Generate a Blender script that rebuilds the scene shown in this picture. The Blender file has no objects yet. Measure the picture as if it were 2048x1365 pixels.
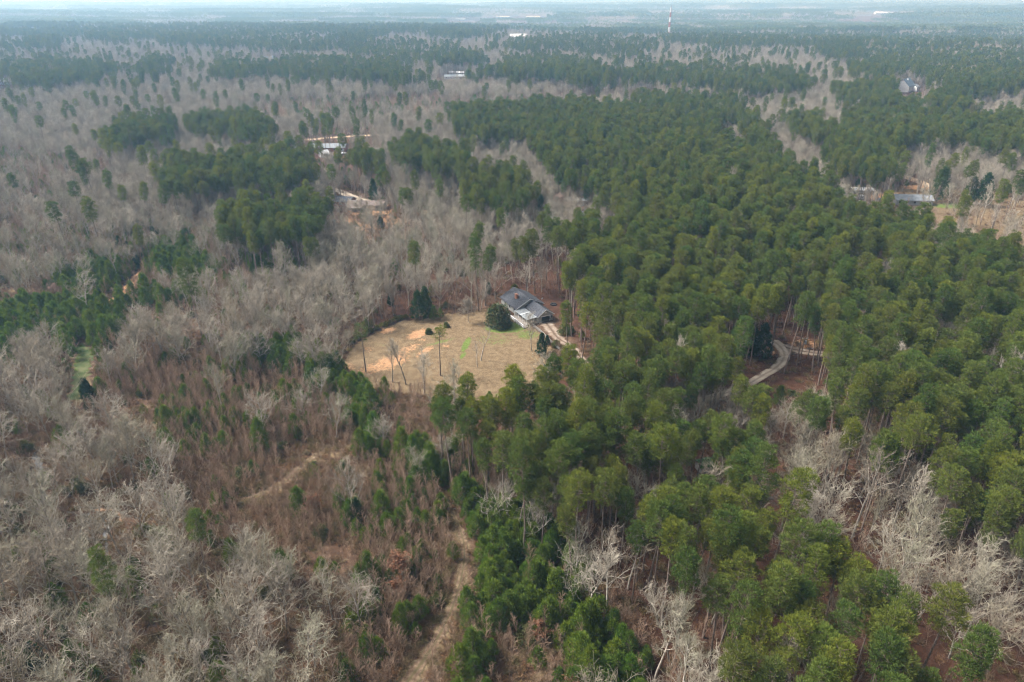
import bpy, math, random
import numpy as np
from mathutils import Vector, Matrix

S = bpy.context.scene
COL = S.collection
R = np.random.default_rng(11)
random.seed(5)

# ------------------------------------------------------------------ camera, sky, sun, exposure
H = 100.0
FPX = 1365.3
PITCH = math.atan(681 / FPX)
cam = bpy.data.cameras.new('camera')
cam.lens = 24.0; cam.sensor_width = 36.0; cam.clip_start = 1.0; cam.clip_end = 60000.0
camo = bpy.data.objects.new('camera', cam)
camo.location = (0, 0, H)
camo.rotation_euler = (math.pi / 2 - PITCH, 0, 0)
COL.objects.link(camo)
S.camera = camo

w = bpy.data.worlds.new('World'); S.world = w; w.use_nodes = True
nt = w.node_tree
sky = nt.nodes.new('ShaderNodeTexSky'); sky.sky_type = 'NISHITA'; sky.sun_disc = False
SUN_EL, SUN_AZ = math.radians(50), math.radians(-78)
sky.sun_elevation = SUN_EL; sky.sun_rotation = SUN_AZ
sky.air_density = 1.0; sky.dust_density = 6.0; sky.ozone_density = 1.0
hs = nt.nodes.new('ShaderNodeHueSaturation'); hs.inputs['Saturation'].default_value = 0.38
bg = nt.nodes['Background']; bg.inputs['Strength'].default_value = 0.11
nt.links.new(sky.outputs[0], hs.inputs['Color']); nt.links.new(hs.outputs[0], bg.inputs['Color'])

sl = bpy.data.lights.new('sun', 'SUN'); sl.energy = 3.1; sl.angle = math.radians(13); sl.color = (1.0, 0.965, 0.92)
slo = bpy.data.objects.new('sun', sl)
sd = Vector((math.sin(SUN_AZ) * math.cos(SUN_EL), math.cos(SUN_AZ) * math.cos(SUN_EL), math.sin(SUN_EL)))
slo.rotation_euler = sd.to_track_quat('Z', 'Y').to_euler(); slo.location = (0, 0, 300)
COL.objects.link(slo)

S.view_settings.view_transform = 'Standard'; S.view_settings.look = 'None'
S.view_settings.exposure = 1.0; S.view_settings.gamma = 1.0; S.view_settings.use_curve_mapping = False
S.render.engine = 'CYCLES'
S.cycles.max_bounces = 5; S.cycles.diffuse_bounces = 3; S.cycles.glossy_bounces = 1
S.cycles.transmission_bounces = 2; S.cycles.transparent_max_bounces = 4; S.cycles.volume_bounces = 0
S.cycles.filter_width = 1.1; S.cycles.use_denoising = True; S.cycles.denoising_prefilter = 'FAST'
S.cycles.sample_clamp_direct = 6.0; S.cycles.sample_clamp_indirect = 2.0

# ------------------------------------------------------------------ helpers
def at(px, py, z=0.0):
    """the point of the plane z that shows at pixel (px, py) of the 2048 x 1365 photograph"""
    u = (px - 1024) / FPX; v = (682.5 - py) / FPX
    d = (u, math.cos(PITCH) + v * math.sin(PITCH), -math.sin(PITCH) + v * math.cos(PITCH))
    t = (z - H) / d[2]
    return Vector((d[0] * t, d[1] * t, z))

def proj(x, y, z):
    dz = z - H
    dep = y * math.cos(PITCH) - dz * math.sin(PITCH)
    up = y * math.sin(PITCH) + dz * math.cos(PITCH)
    return 1024 + FPX * x / dep, 682.5 - FPX * up / dep, dep

def vnoise(x, y, seed=0):
    """smooth value noise, 0..1"""
    x = np.asarray(x, float); y = np.asarray(y, float)
    xi = np.floor(x).astype(np.int64); yi = np.floor(y).astype(np.int64)
    fx = x - xi; fy = y - yi
    fx = fx * fx * (3 - 2 * fx); fy = fy * fy * (3 - 2 * fy)
    def h(a, b):
        n = (a * 374761393 + b * 668265263 + seed * 974711) & 0x7fffffff
        n = ((n ^ (n >> 13)) * 1274126177) & 0x7fffffff
        return ((n ^ (n >> 16)) & 0xffff) / 65535.0
    a = h(xi, yi); b = h(xi + 1, yi); c = h(xi, yi + 1); d = h(xi + 1, yi + 1)
    return (a * (1 - fx) + b * fx) * (1 - fy) + (c * (1 - fx) + d * fx) * fy

def fbm(x, y, seed=0, o=4):
    s = 0; t = 0; a = 1.0
    for i in range(o):
        s = s + a * vnoise(np.asarray(x) * 2 ** i + 7.3 * i, np.asarray(y) * 2 ** i - 3.1 * i, seed + i); t += a; a *= .55
    return s / t

def height(x, y):
    x = np.asarray(x, float); y = np.asarray(y, float)
    k = np.clip((y - 900) / 1500, 0, 1); k = k * k * (3 - 2 * k)
    n = fbm(x / 2600 + 4.2, y / 1500 + 1.7, 50, 3) - .5
    k2 = np.clip((y - 3500) / 5000, 0, 1)
    return k * n * 60 + k2 * (n * 45)

def atg(px, py):
    """the point of the terrain that shows at pixel (px, py)"""
    p = at(px, py, 0)
    if p.y < 850: return p
    u = (px - 1024) / FPX; v = (682.5 - py) / FPX
    d = (u, math.cos(PITCH) + v * math.sin(PITCH), -math.sin(PITCH) + v * math.cos(PITCH))
    t = np.linspace(700, 16000, 4000); x = d[0] * t; y = d[1] * t; z = H + d[2] * t
    k = np.argmax(z < height(x, y)); k = k if k else 3999
    return Vector((x[k], y[k], float(height(x[k], y[k]))))

def link(o, parent=None):
    COL.objects.link(o)
    if parent is not None: o.parent = parent
    return o

def tagp(o, label=None, cat=None, group=None, kind=None):
    if label: o['label'] = label
    if cat: o['category'] = cat
    if group: o['group'] = group
    if kind: o['kind'] = kind
    return o

def mesh_np(name, V, F, mats=(), fm=None, smooth=False):
    me = bpy.data.meshes.new(name)
    V = np.asarray(V, np.float32); 
    if isinstance(F, (list, tuple)) and len(F) and isinstance(F[0], np.ndarray) and F[0].ndim == 2:
        groups = F
    else:
        groups = [np.asarray(F)]
    me.vertices.add(len(V)); me.vertices.foreach_set('co', V.ravel())
    li = np.concatenate([g.ravel() for g in groups]).astype(np.int32)
    tot = np.concatenate([np.full(len(g), g.shape[1], np.int32) for g in groups])
    st = np.concatenate([[0], np.cumsum(tot)[:-1]]).astype(np.int32)
    me.loops.add(len(li)); me.loops.foreach_set('vertex_index', li)
    me.polygons.add(len(tot)); me.polygons.foreach_set('loop_start', st); me.polygons.foreach_set('loop_total', tot)
    for m in mats: me.materials.append(m)
    if fm is not None: me.polygons.foreach_set('material_index', np.asarray(fm, np.int32))
    if smooth: me.polygons.foreach_set('use_smooth', np.ones(len(tot), bool))
    me.update(calc_edges=True)
    return me

def obj(name, me, parent=None, loc=None):
    o = bpy.data.objects.new(name, me); link(o, parent)
    if loc is not None: o.location = loc
    return o

def empty(name, loc, rz=0.0):
    o = bpy.data.objects.new(name, None); link(o); o.location = loc; o.rotation_euler = (0, 0, rz)
    o.empty_display_size = 0.5
    return o

class MB:
    """collects simple solids into one mesh"""
    def __init__(s): s.v = []; s.f = []
    def add(s, vs, fs):
        b = len(s.v); s.v += [tuple(v) for v in vs]; s.f += [tuple(b + i for i in f) for f in fs]; return s
    def box(s, x0, x1, y0, y1, z0, z1):
        return s.add([(x0, y0, z0), (x1, y0, z0), (x1, y1, z0), (x0, y1, z0), (x0, y0, z1), (x1, y0, z1), (x1, y1, z1), (x0, y1, z1)],
                     [(0, 3, 2, 1), (4, 5, 6, 7), (0, 1, 5, 4), (1, 2, 6, 5), (2, 3, 7, 6), (3, 0, 4, 7)])
    def bar(s, a, b, r, n=6, r2=None):
        a = Vector(a); b = Vector(b); d = (b - a).normalized(); r2 = r if r2 is None else r2
        u = d.orthogonal().normalized(); w_ = d.cross(u)
        vs = []
        for p, rr in ((a, r), (b, r2)):
            for i in range(n):
                t = 2 * math.pi * i / n; vs.append(p + (u * math.cos(t) + w_ * math.sin(t)) * rr)
        fs = [(i, (i + 1) % n, n + (i + 1) % n, n + i) for i in range(n)] + [tuple(range(n))[::-1], tuple(range(n, 2 * n))]
        return s.add(vs, fs)
    def slab(s, quad, t):
        """a thick sheet: four top corners (counter-clockwise) pushed down by t"""
        q = [Vector(p) for p in quad]; lo = [p - Vector((0, 0, t)) for p in q]
        return s.add(lo + q, [(3, 2, 1, 0), (4, 5, 6, 7), (0, 1, 5, 4), (1, 2, 6, 5), (2, 3, 7, 6), (3, 0, 4, 7)])
    def build(s, name, mat, parent=None, bevel=0):
        me = bpy.data.meshes.new(name); me.from_pydata(s.v, [], s.f); me.materials.append(mat); me.update()
        o = obj(name, me, parent)
        if bevel:
            b = o.modifiers.new('bevel', 'BEVEL'); b.width = bevel; b.segments = 1
        return o

# ------------------------------------------------------------------ materials
def mat(name, c1, c2=None, scale=1.0, rough=.85, c3=None, detail=4, rnd=None, spec=.15, bump=0, coord='Object', trans=0, lo=.35, hi=.65):
    m = bpy.data.materials.new(name); m.use_nodes = True; n = m.node_tree; N = n.nodes; L = n.links
    b = N['Principled BSDF']; b.inputs['Roughness'].default_value = rough; b.inputs['Specular IOR Level'].default_value = spec
    c2 = c2 or c1
    tc = N.new('ShaderNodeTexCoord'); no = N.new('ShaderNodeTexNoise'); no.inputs['Scale'].default_value = scale; no.inputs['Detail'].default_value = detail
    L.new(tc.outputs[coord], no.inputs['Vector'])
    r = N.new('ShaderNodeValToRGB'); r.color_ramp.elements[0].position = lo; r.color_ramp.elements[1].position = hi
    r.color_ramp.elements[0].color = (*c1, 1); r.color_ramp.elements[1].color = (*c2, 1)
    if c3: e = r.color_ramp.elements.new((lo + hi) / 2); e.color = (*c3, 1)
    L.new(no.outputs[0], r.inputs[0]); out = r.outputs[0]
    if rnd:
        oi = N.new('ShaderNodeObjectInfo'); rr = N.new('ShaderNodeValToRGB')
        k = len(rnd)
        rr.color_ramp.elements[0].color = (*rnd[0], 1); rr.color_ramp.elements[1].color = (*rnd[-1], 1)
        for i, c in enumerate(rnd[1:-1]): e = rr.color_ramp.elements.new((i + 1) / (k - 1)); e.color = (*c, 1)
        L.new(oi.outputs['Random'], rr.inputs[0])
        mx = N.new('ShaderNodeMix'); mx.data_type = 'RGBA'; mx.blend_type = 'MULTIPLY'; mx.inputs[0].default_value = 1
        L.new(out, mx.inputs[6]); L.new(rr.outputs[0], mx.inputs[7]); out = mx.outputs[2]
    L.new(out, b.inputs['Base Color'])
    if bump:
        bp = N.new('ShaderNodeBump'); bp.inputs['Strength'].default_value = bump; bp.inputs['Distance'].default_value = .2
        L.new(no.outputs[0], bp.inputs['Height']); L.new(bp.outputs[0], b.inputs['Normal'])
    if trans:
        t = N.new('ShaderNodeBsdfTranslucent'); L.new(out, t.inputs['Color'])
        ms = N.new('ShaderNodeMixShader'); ms.inputs[0].default_value = trans
        L.new(b.outputs[0], ms.inputs[1]); L.new(t.outputs[0], ms.inputs[2]); L.new(ms.outputs[0], N['Material Output'].inputs['Surface'])
    return m

M = {}
M['pine'] = mat('pine_needles', (.080, .114, .025), (.160, .198, .048), .9, rnd=[(.62, .74, .65), (.95, .98, .85), (1.1, 1.05, .95), (1.5, 1.28, .75), (.72, .92, .9), (1.2, 1.0, .8), (.85, .85, .9)], trans=.28)
M['pinebark'] = mat('pine_bark', (.16, .12, .095), (.26, .21, .18), 3)
M['young'] = mat('young_needles', (.085, .145, .024), (.175, .235, .040), 1.2, rnd=[(.7, .8, .8), (1, 1, 1), (1.2, 1.1, .8), (.8, 1, .8)], trans=.25)
M['bark'] = mat('grey_bark', (.25, .23, .205), (.46, .43, .39), 1.5, rnd=[(.72, .68, .62), (1, .96, .90), (1.1, 1.08, 1.02), (.82, .76, .70)])
M['twig'] = mat('grey_twigs', (.28, .25, .205), (.47, .44, .375), .4, rnd=[(.66, .60, .55), (1, .96, .92), (1.15, 1.12, 1.08), (.80, .82, .70), (.92, .85, .76)])
M['saptwig'] = mat('sapling_twigs', (.25, .18, .135), (.42, .325, .255), .5, rnd=[(.75, .68, .62), (1, .93, .86), (1.15, 1.05, 1), (.85, .78, .68)])
M['brush'] = mat('brush_twigs', (.16, .115, .07), (.30, .22, .145), .8, rnd=[(.8, .72, .6), (1, 1, 1), (.8, .95, .55), (1.15, 1.0, .9), (1.0, .75, .6)])
M['rust'] = mat('rusty_leaves', (.22, .10, .055), (.34, .18, .11), 1.5, trans=.2)
M['pink'] = mat('pale_pink_buds', (.36, .24, .19), (.46, .32, .26), 1.5, trans=.2)
M['dark'] = mat('dark_evergreen', (.035, .075, .032), (.07, .115, .04), 1.4, rnd=[(.8, .9, .9), (1, 1, 1), (1.25, 1.1, .7)], trans=.15)
M['olive'] = mat('olive_evergreen', (.085, .105, .035), (.16, .16, .055), 1.2, rnd=[(.8, .9, .8), (1, 1, 1), (1.2, 1.05, .8)], trans=.15)
M['magnolia'] = mat('magnolia_leaves', (.045, .085, .022), (.19, .13, .045), 1.3, rough=.4, spec=.4, lo=.45, hi=.66)
M['shingle'] = mat('slate_grey_shingles', (.045, .048, .056), (.105, .11, .125), 2.2, detail=12, bump=.3)
M['siding'] = mat('pale_siding', (.30, .31, .30), (.38, .39, .37), 2)
M['white'] = mat('white_paint', (.70, .71, .72), (.80, .80, .80), 1)
M['metalroof'] = mat('pale_metal_roof', (.25, .275, .29), (.33, .355, .365), 1.2, rough=.45, spec=.4)
M['skylight'] = mat('clear_panel', (.62, .66, .68), None, rough=.3)
M['brick'] = mat('red_brick', (.30, .13, .08), (.42, .22, .15), 6)
M['glass'] = mat('window_glass', (.03, .035, .04), None, rough=.1, spec=.6)
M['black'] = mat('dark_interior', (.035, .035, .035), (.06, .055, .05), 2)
M['deck'] = mat('weathered_boards', (.24, .21, .18), (.34, .31, .28), 2)
M['concrete'] = mat('pale_concrete', (.38, .31, .24), (.50, .43, .35), .5, c3=(.44, .37, .29), detail=8)
M['gravel'] = mat('gravel_drive', (.22, .165, .125), (.35, .30, .25), .7, c3=(.28, .215, .165), detail=10)
M['sand'] = mat('sandy_dirt', (.45, .31, .20), (.56, .44, .31), .2, detail=8)
M['orange'] = mat('orange_clay', (.42, .21, .10), (.52, .30, .17), .3, detail=8)
M['path'] = mat('leafy_track', (.11, .07, .045), (.25, .185, .12), 1.1, c3=(.17, .115, .075), detail=14)
M['greenstrip'] = mat('green_grass', (.045, .08, .02), (.12, .125, .055), .35, detail=10)
M['water'] = mat('creek_water', (.10, .095, .085), (.15, .15, .15), .3, rough=.35, spec=.3)
M['stone'] = mat('pale_stone', (.13, .115, .095), (.22, .20, .175), 1.2)
M['roofbrown'] = mat('brown_roof', (.15, .115, .10), (.22, .18, .16), 1.2)
M['roofgrey'] = mat('grey_roof', (.20, .22, .24), (.30, .32, .34), .8)
M['tan'] = mat('tan_wall', (.42, .34, .24), (.50, .42, .31), 1)
M['roofblue'] = mat('blue_grey_roof', (.13, .17, .21), (.18, .22, .27), .8)
M['red'] = mat('red_paint', (.38, .14, .12), None)
M['pole'] = mat('pole_wood', (.17, .13, .10), (.25, .20, .16), 2)
M['can'] = mat('grey_steel', (.45, .48, .50), None, rough=.4)
M['tarp'] = mat('blue_tarp', (.06, .10, .17), None)

def lanes(m, dark):
    """wheel lanes worn along a track: the strip between and beside them keeps a darker colour"""
    N = m.node_tree.nodes; L = m.node_tree.links; b = N['Principled BSDF']; src = b.inputs['Base Color'].links[0].from_socket
    a = N.new('ShaderNodeAttribute'); a.attribute_name = 'lane'; no = N.new('ShaderNodeTexNoise'); no.inputs['Scale'].default_value = .9; no.inputs['Detail'].default_value = 8; tc = N.new('ShaderNodeTexCoord'); L.new(tc.outputs['Object'], no.inputs['Vector'])
    ad = N.new('ShaderNodeMath'); ad.operation = 'ADD'; L.new(a.outputs['Fac'], ad.inputs[0]); L.new(no.outputs[0], ad.inputs[1]); r = N.new('ShaderNodeMapRange'); r.inputs[1].default_value = .6; r.inputs[2].default_value = 1.15; L.new(ad.outputs[0], r.inputs[0])
    mx = N.new('ShaderNodeMix'); mx.data_type = 'RGBA'; L.new(r.outputs[0], mx.inputs[0]); mx.inputs[6].default_value = (*dark, 1); L.new(src, mx.inputs[7]); L.new(mx.outputs[2], b.inputs['Base Color'])
lanes(M['path'], (.12, .095, .05)); lanes(M['gravel'], (.13, .09, .06)); lanes(M['concrete'], (.29, .235, .18)); lanes(M['orange'], (.26, .14, .08))

# ------------------------------------------------------------------ what grows where (zones read off the photograph, then placed on the land)
ZW, ZH, ZS = 640, 342, 4          # raster of zones, 4 px cells, with 256 px of margin left and right
zone = np.full((ZH + 60, ZW), ord('B'), np.uint8)
zx, zy = np.meshgrid((np.arange(ZW) + .5) * ZS - 256, (np.arange(ZH + 60) + .5) * ZS)
def inpoly(P, x, y):
    r = np.zeros(x.shape, bool); n = len(P)
    for i in range(n):
        x0, y0 = P[i]; x1, y1 = P[(i + 1) % n]
        if y0 == y1: continue
        c = ((y0 > y) != (y1 > y)) & (x < (x1 - x0) * (y - y0) / (y1 - y0) + x0)
        r ^= c
    return r
wx = zx + ((fbm(zx / 38, zy / 26, 3) - .5) * 46 + (fbm(zx / 12, zy / 9, 13) - .5) * 26) * np.clip(zy / 500, .25, 1)
wy = zy + ((fbm(zx / 38, zy / 26, 9) - .5) * 34 + (fbm(zx / 12, zy / 9, 19) - .5) * 18) * np.clip(zy / 500, .2, 1)
def Z(c, *P, exact=False):
    m = inpoly(P, zx if exact else wx, zy if exact else wy); zone[m] = ord(c)
Z('M', (-300, -10), (2400, -10), (2400, 330), (1900, 330), (1500, 230), (1250, 172), (1000, 168), (700, 160), (400, 150), (200, 178), (-300, 190))
Z('b', (-300, 190), (200, 178), (400, 150), (700, 160), (1000, 168), (1250, 172), (1400, 185), (1250, 200), (920, 215), (900, 260), (650, 300), (300, 300), (-300, 330))
Z('F', (440, 215), (560, 196), (700, 186), (1000, 186), (1240, 172), (1500, 178), (1640, 215), (1500, 205), (1250, 195), (1100, 206), (960, 212), (860, 225), (650, 232), (440, 240))
Z('s', (-300, 300), (210, 300), (300, 320), (330, 400), (430, 420), (440, 500), (560, 520), (440, 600), (200, 610), (-300, 640))
Z('B', (200, 300), (320, 300), (420, 300), (560, 290), (640, 300), (640, 330), (420, 330), (330, 390), (300, 440), (200, 440), (60, 420), (120, 370))
for c_, *P_ in (('P', (1327, 132), (1545, 140), (1600, 160), (1640, 178), (1545, 179), (1436, 181), (1380, 165), (1300, 168), (1250, 160), (1270, 140)), ('B', (1312, 167), (1436, 183), (1545, 180), (1670, 183), (1701, 203), (1690, 236), (1670, 250), (1647, 250), (1592, 236), (1545, 212), (1436, 193), (1312, 184)),
   ('P', (1640, 168), (1725, 160), (1830, 172), (1830, 205), (1705, 205), (1670, 183)), ('P', (1720, 100), (2048, 108), (2300, 110), (2300, 185), (2048, 182), (1900, 176), (1850, 150), (1740, 140)), ('B', (1273, 101), (1467, 99), (1660, 108), (1640, 128), (1500, 134), (1380, 122), (1290, 122)),
   ('P', (1550, 72), (2048, 74), (2300, 76), (2300, 98), (1700, 98), (1480, 96), (1300, 88), (1340, 78)), ('B', (1350, 58), (1500, 56), (1620, 60), (1600, 70), (1400, 74)), ('P', (1000, 84), (1180, 76), (1300, 84), (1327, 100), (1250, 108), (1100, 104)),
   ('P', (1000, 118), (1100, 112), (1190, 116), (1200, 140), (1120, 150), (1010, 146)), ('B', (930, 104), (1000, 96), (1040, 108), (1000, 118), (950, 116)), ('B', (1080, 104), (1240, 108), (1290, 122), (1200, 128), (1120, 118)), ('P', (640, 50), (900, 44), (1180, 46), (1160, 60), (900, 62), (700, 66)),
   ('P', (400, 84), (560, 78), (700, 84), (690, 100), (560, 104), (430, 98)), ('P', (700, 94), (880, 90), (930, 98), (900, 122), (760, 118)), ('P', (430, 128), (600, 120), (760, 124), (880, 130), (820, 152), (700, 160), (560, 152), (420, 156)), ('B', (800, 130), (880, 128), (930, 142), (870, 156), (800, 158)),
   ('P', (0, 132), (100, 122), (210, 134), (200, 160), (60, 172), (-200, 172)), ('P', (120, 60), (300, 56), (420, 60), (600, 62), (560, 76), (300, 82), (120, 74)), ('B', (100, 88), (260, 84), (400, 100), (300, 112), (150, 110)), ('B', (-200, 96), (100, 100), (240, 116), (200, 124), (60, 118), (-200, 130)),
   ('B', (1600, 30), (2300, 34), (2300, 46), (1700, 44)), ('P', (1250, 36), (1700, 38), (2048, 46), (2300, 50), (2300, 62), (1800, 58), (1500, 52), (1240, 50)), ('P', (-200, 30), (300, 28), (420, 36), (300, 44), (-200, 46))): Z(c_, *P_)
# pines far right and on the ridge
Z('P', (1570, 238), (1640, 252), (1700, 232), (1800, 222), (1900, 236), (2048, 236), (2400, 236), (2400, 340), (2060, 300), (1960, 280), (1850, 275), (1800, 285), (1830, 330), (1760, 340), (1700, 300), (1600, 262))
Z('B', (1804, 285), (1900, 278), (2027, 300), (2400, 340), (2400, 380), (1810, 372), (1790, 330))
Z('B', (1530, 262), (1560, 270), (1600, 300), (1640, 330), (1700, 340), (1740, 372), (1700, 390), (1620, 350), (1560, 310))
Z('P', (1640, 290), (1700, 300), (1790, 330), (1810, 352), (1740, 352), (1690, 340), (1650, 320))
Z('K', (1690, 400), (1730, 372), (1900, 368), (2400, 366), (2400, 520), (2048, 490), (1960, 478), (1880, 470), (1870, 432), (1760, 418), (1700, 400))
Z('B', (1330, 176), (1400, 180), (1500, 180), (1585, 192), (1592, 238), (1560, 240), (1500, 216), (1430, 196))
Z('B', (1625, 225), (1660, 222), (1698, 250), (1650, 256)); Z('B', (1827, 210), (1900, 212), (1906, 234), (1840, 232)); Z('B', (1919, 190), (2048, 184), (2300, 190), (2300, 222), (1960, 222)); Z('B', (1602, 150), (1690, 142), (1735, 160), (1720, 178), (1610, 176))
# main pine stand
Z('P', (905, 222), (960, 208), (1060, 208), (1130, 202), (1200, 214), (1280, 215), (1270, 195), (1340, 192), (1440, 205), (1500, 232), (1530, 265), (1560, 318), (1620, 352), (1700, 395), (1760, 422),
  (1868, 438), (1868, 466), (1830, 490), (1790, 505), (1745, 515), (1760, 552), (1800, 540), (1850, 500), (1880, 482), (1930, 478), (2048, 505), (2400, 520), (2400, 1700), (1320, 1700), (1320, 1250), (1310, 1150), (1200, 1050), (1110, 1000),
  (1060, 985), (1010, 950), (990, 905), (960, 890), (930, 875), (890, 850), (882, 800), (886, 762), (905, 738), (935, 738), (985, 720), (1022, 708), (1075, 712), (1100, 722), (1140, 708), (1180, 740), (1190, 705),
  (1145, 680), (1125, 620), (1108, 560), (1085, 500), (1125, 455), (1170, 440), (1240, 438), (1250, 415), (1180, 375), (1115, 365), (1100, 330), (1040, 270), (960, 270), (915, 262))
Z('B', (1440, 240), (1475, 232), (1500, 262), (1480, 290), (1430, 275))
Z('B', (1740, 512), (1800, 500), (1850, 492), (1860, 500), (1800, 545), (1768, 560), (1735, 545))
# pockets of bare trees inside the pines
for cx, cy, rx, ry in ((1325, 782, 30, 22), (1395, 790, 42, 34), (1450, 820, 26, 34), (1500, 815, 26, 26), (1582, 835, 36, 26), (1732, 850, 26, 26), (1890, 640, 60, 26), (2020, 640, 22, 18),
                       (1680, 395, 30, 12), (1720, 520, 30, 22), (1398, 478, 16, 22), (1475, 530, 14, 20), (1255, 590, 14, 20), (1500, 640, 26, 14), (1640, 800, 24, 16), (1160, 395, 26, 14), (1205, 432, 34, 12),
                       (1560, 1060, 16, 22), (1430, 1150, 20, 16), (1215, 640, 16, 30), (1985, 720, 20, 40), (1500, 560, 16, 12), (1660, 515, 20, 12)):
    m = ((wx - cx) / rx) ** 2 + ((wy - cy) / ry) ** 2 < 1; zone[m] = ord('B')
Z('V', (1520, 900), (1560, 872), (1640, 857), (1700, 862), (1760, 890), (1775, 930), (1850, 938), (1940, 948), (1958, 968), (1890, 975), (1880, 1006), (1945, 1068), (2011, 1044), (2048, 1065), (2400, 1080),
  (2400, 1340), (2048, 1310), (1900, 1315), (1835, 1265), (1825, 1205), (1745, 1170), (1695, 1120), (1640, 1085), (1600, 1055), (1580, 1010), (1520, 960), (1490, 930))
Z('T', (1136, 1050), (1190, 1030), (1240, 1040), (1290, 1080), (1300, 1160), (1270, 1200), (1230, 1190), (1190, 1140), (1150, 1110))
Z('T', (1265, 1190), (1330, 1165), (1400, 1180), (1470, 1230), (1480, 1365), (1440, 1500), (1230, 1500), (1300, 1300))
# left pines
Z('P', (200, 262), (245, 245), (345, 238), (345, 272), (245, 285), (205, 285))
Z('P', (365, 238), (500, 228), (540, 240), (535, 282), (500, 270), (450, 262), (370, 250))
Z('P', (600, 245), (665, 238), (660, 262), (605, 265))
Z('P', (318, 335), (350, 318), (470, 315), (530, 305), (600, 292), (640, 300), (645, 340), (590, 368), (500, 362), (400, 372), (330, 372))
Z('P', (436, 425), (480, 412), (530, 400), (640, 398), (688, 440), (655, 462), (615, 480), (480, 485), (440, 460))
Z('P', (668, 300), (735, 290), (738, 315), (770, 320), (775, 352), (738, 350), (690, 340))
Z('P', (770, 292), (830, 280), (925, 300), (960, 320), (925, 345), (860, 335), (790, 325))
Z('P', (925, 345), (990, 335), (1065, 360), (1062, 410), (1010, 420), (930, 402))
Z('P', (930, 452), (1000, 440), (1055, 455), (1050, 476), (940, 474))
Z('L', (700, 500), (1120, 480), (1130, 640), (1060, 600), (990, 590), (900, 600), (815, 630), (740, 655), (690, 690), (640, 690), (640, 600))
Z('P', (944, 515), (1013, 505), (1082, 490), (1085, 545), (1013, 560), (950, 555))
Z('W', (225, 615), (330, 590), (450, 575), (560, 520), (640, 470), (720, 480), (820, 470), (835, 540), (760, 600), (745, 640), (690, 690), (560, 655), (440, 670), (330, 685), (240, 705))
Z('B', (640, 430), (860, 420), (1060, 440), (1040, 500), (900, 510), (800, 480), (690, 490), (640, 480))
Z('E', (232, 470), (290, 448), (350, 470), (345, 505), (240, 508))
Z('Y', (300, 500), (350, 485), (400, 510), (434, 530), (430, 560), (330, 550), (290, 540))
Z('Y', (100, 540), (236, 520), (245, 565), (180, 585), (100, 580))
Z('Y', (480, 500), (560, 495), (600, 520), (540, 545), (490, 530))
Z('Y', (-300, 640), (0, 622), (100, 600), (240, 590), (330, 575), (425, 590), (300, 605), (262, 622), (250, 650), (205, 700), (140, 700), (110, 668), (60, 672), (0, 710), (-300, 720))
# scrub, hardwood bottom, thickets
Z('S', (180, 745), (330, 685), (480, 722), (620, 700), (700, 770), (880, 760), (885, 850), (990, 900), (1060, 985), (890, 965), (915, 1050), (900, 1200), (1200, 1250), (1200, 1700), (560, 1700), (620, 1300), (600, 1150), (500, 1080), (400, 1020), (350, 940), (300, 870), (200, 800))
Z('R', (690, 745), (760, 765), (885, 765), (882, 850), (960, 900), (900, 905), (800, 850), (730, 830), (690, 790))
Z('W', (-300, 740), (0, 735), (60, 690), (110, 700), (130, 745), (200, 800), (250, 850), (330, 900), (370, 980), (430, 1040), (520, 1080), (600, 1130), (625, 1200), (600, 1300), (560, 1700), (-300, 1700))
Z('Y', (478, 690), (560, 676), (620, 690), (625, 722), (540, 722), (480, 718))
Z('Y', (606, 735), (660, 725), (712, 750), (742, 790), (742, 840), (705, 825), (690, 780), (640, 770))
Z('Y', (700, 830), (735, 835), (770, 860), (778, 895), (720, 890))
Z('Y', (790, 905), (850, 880), (900, 930), (900, 975), (830, 950))
Z('Y', (895, 965), (942, 965), (1000, 1005), (1075, 1035), (1130, 1080), (1150, 1115), (1185, 1170), (1200, 1230), (1300, 1290), (1290, 1700), (1125, 1500), (1120, 1255), (1010, 1245), (960, 1258), (930, 1240), (930, 1150), (945, 1100), (925, 1050), (900, 1010))
Z('Y', (905, 1290), (965, 1275), (975, 1500), (900, 1500))
Z('C', (132, 700), (165, 692), (190, 720), (185, 765), (178, 800), (150, 815), (130, 800), (150, 760), exact=True)
np_zone = zone
def zone_at(px, py):
    i = np.clip(((px + 256) / ZS).astype(int), 0, ZW - 1); j = np.clip((py / ZS).astype(int), 0, ZH + 59)
    return zone[j, i]

# ------------------------------------------------------------------ ground
def axis(pos, fine, grow, end):
    a = [0.0]; s = fine
    while a[-1] < end:
        if a[-1] > pos: s *= grow
        a.append(a[-1] + s)
    return np.array(a)
gx = axis(260, 1.5, 1.07, 26000); gx = np.concatenate([-gx[:0:-1], gx])
gy = axis(420, 1.5, 1.045, 30000); gy = gy + 20; gy = np.concatenate([[-600, -200, -60, -10], gy])
GX, GY = np.meshgrid(gx, gy)
GZ = height(GX, GY)
nx, ny = len(gx), len(gy)
idx = np.arange(nx * ny).reshape(ny, nx)
F = np.stack([idx[:-1, :-1], idx[:-1, 1:], idx[1:, 1:], idx[1:, :-1]], -1).reshape(-1, 4)

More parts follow.
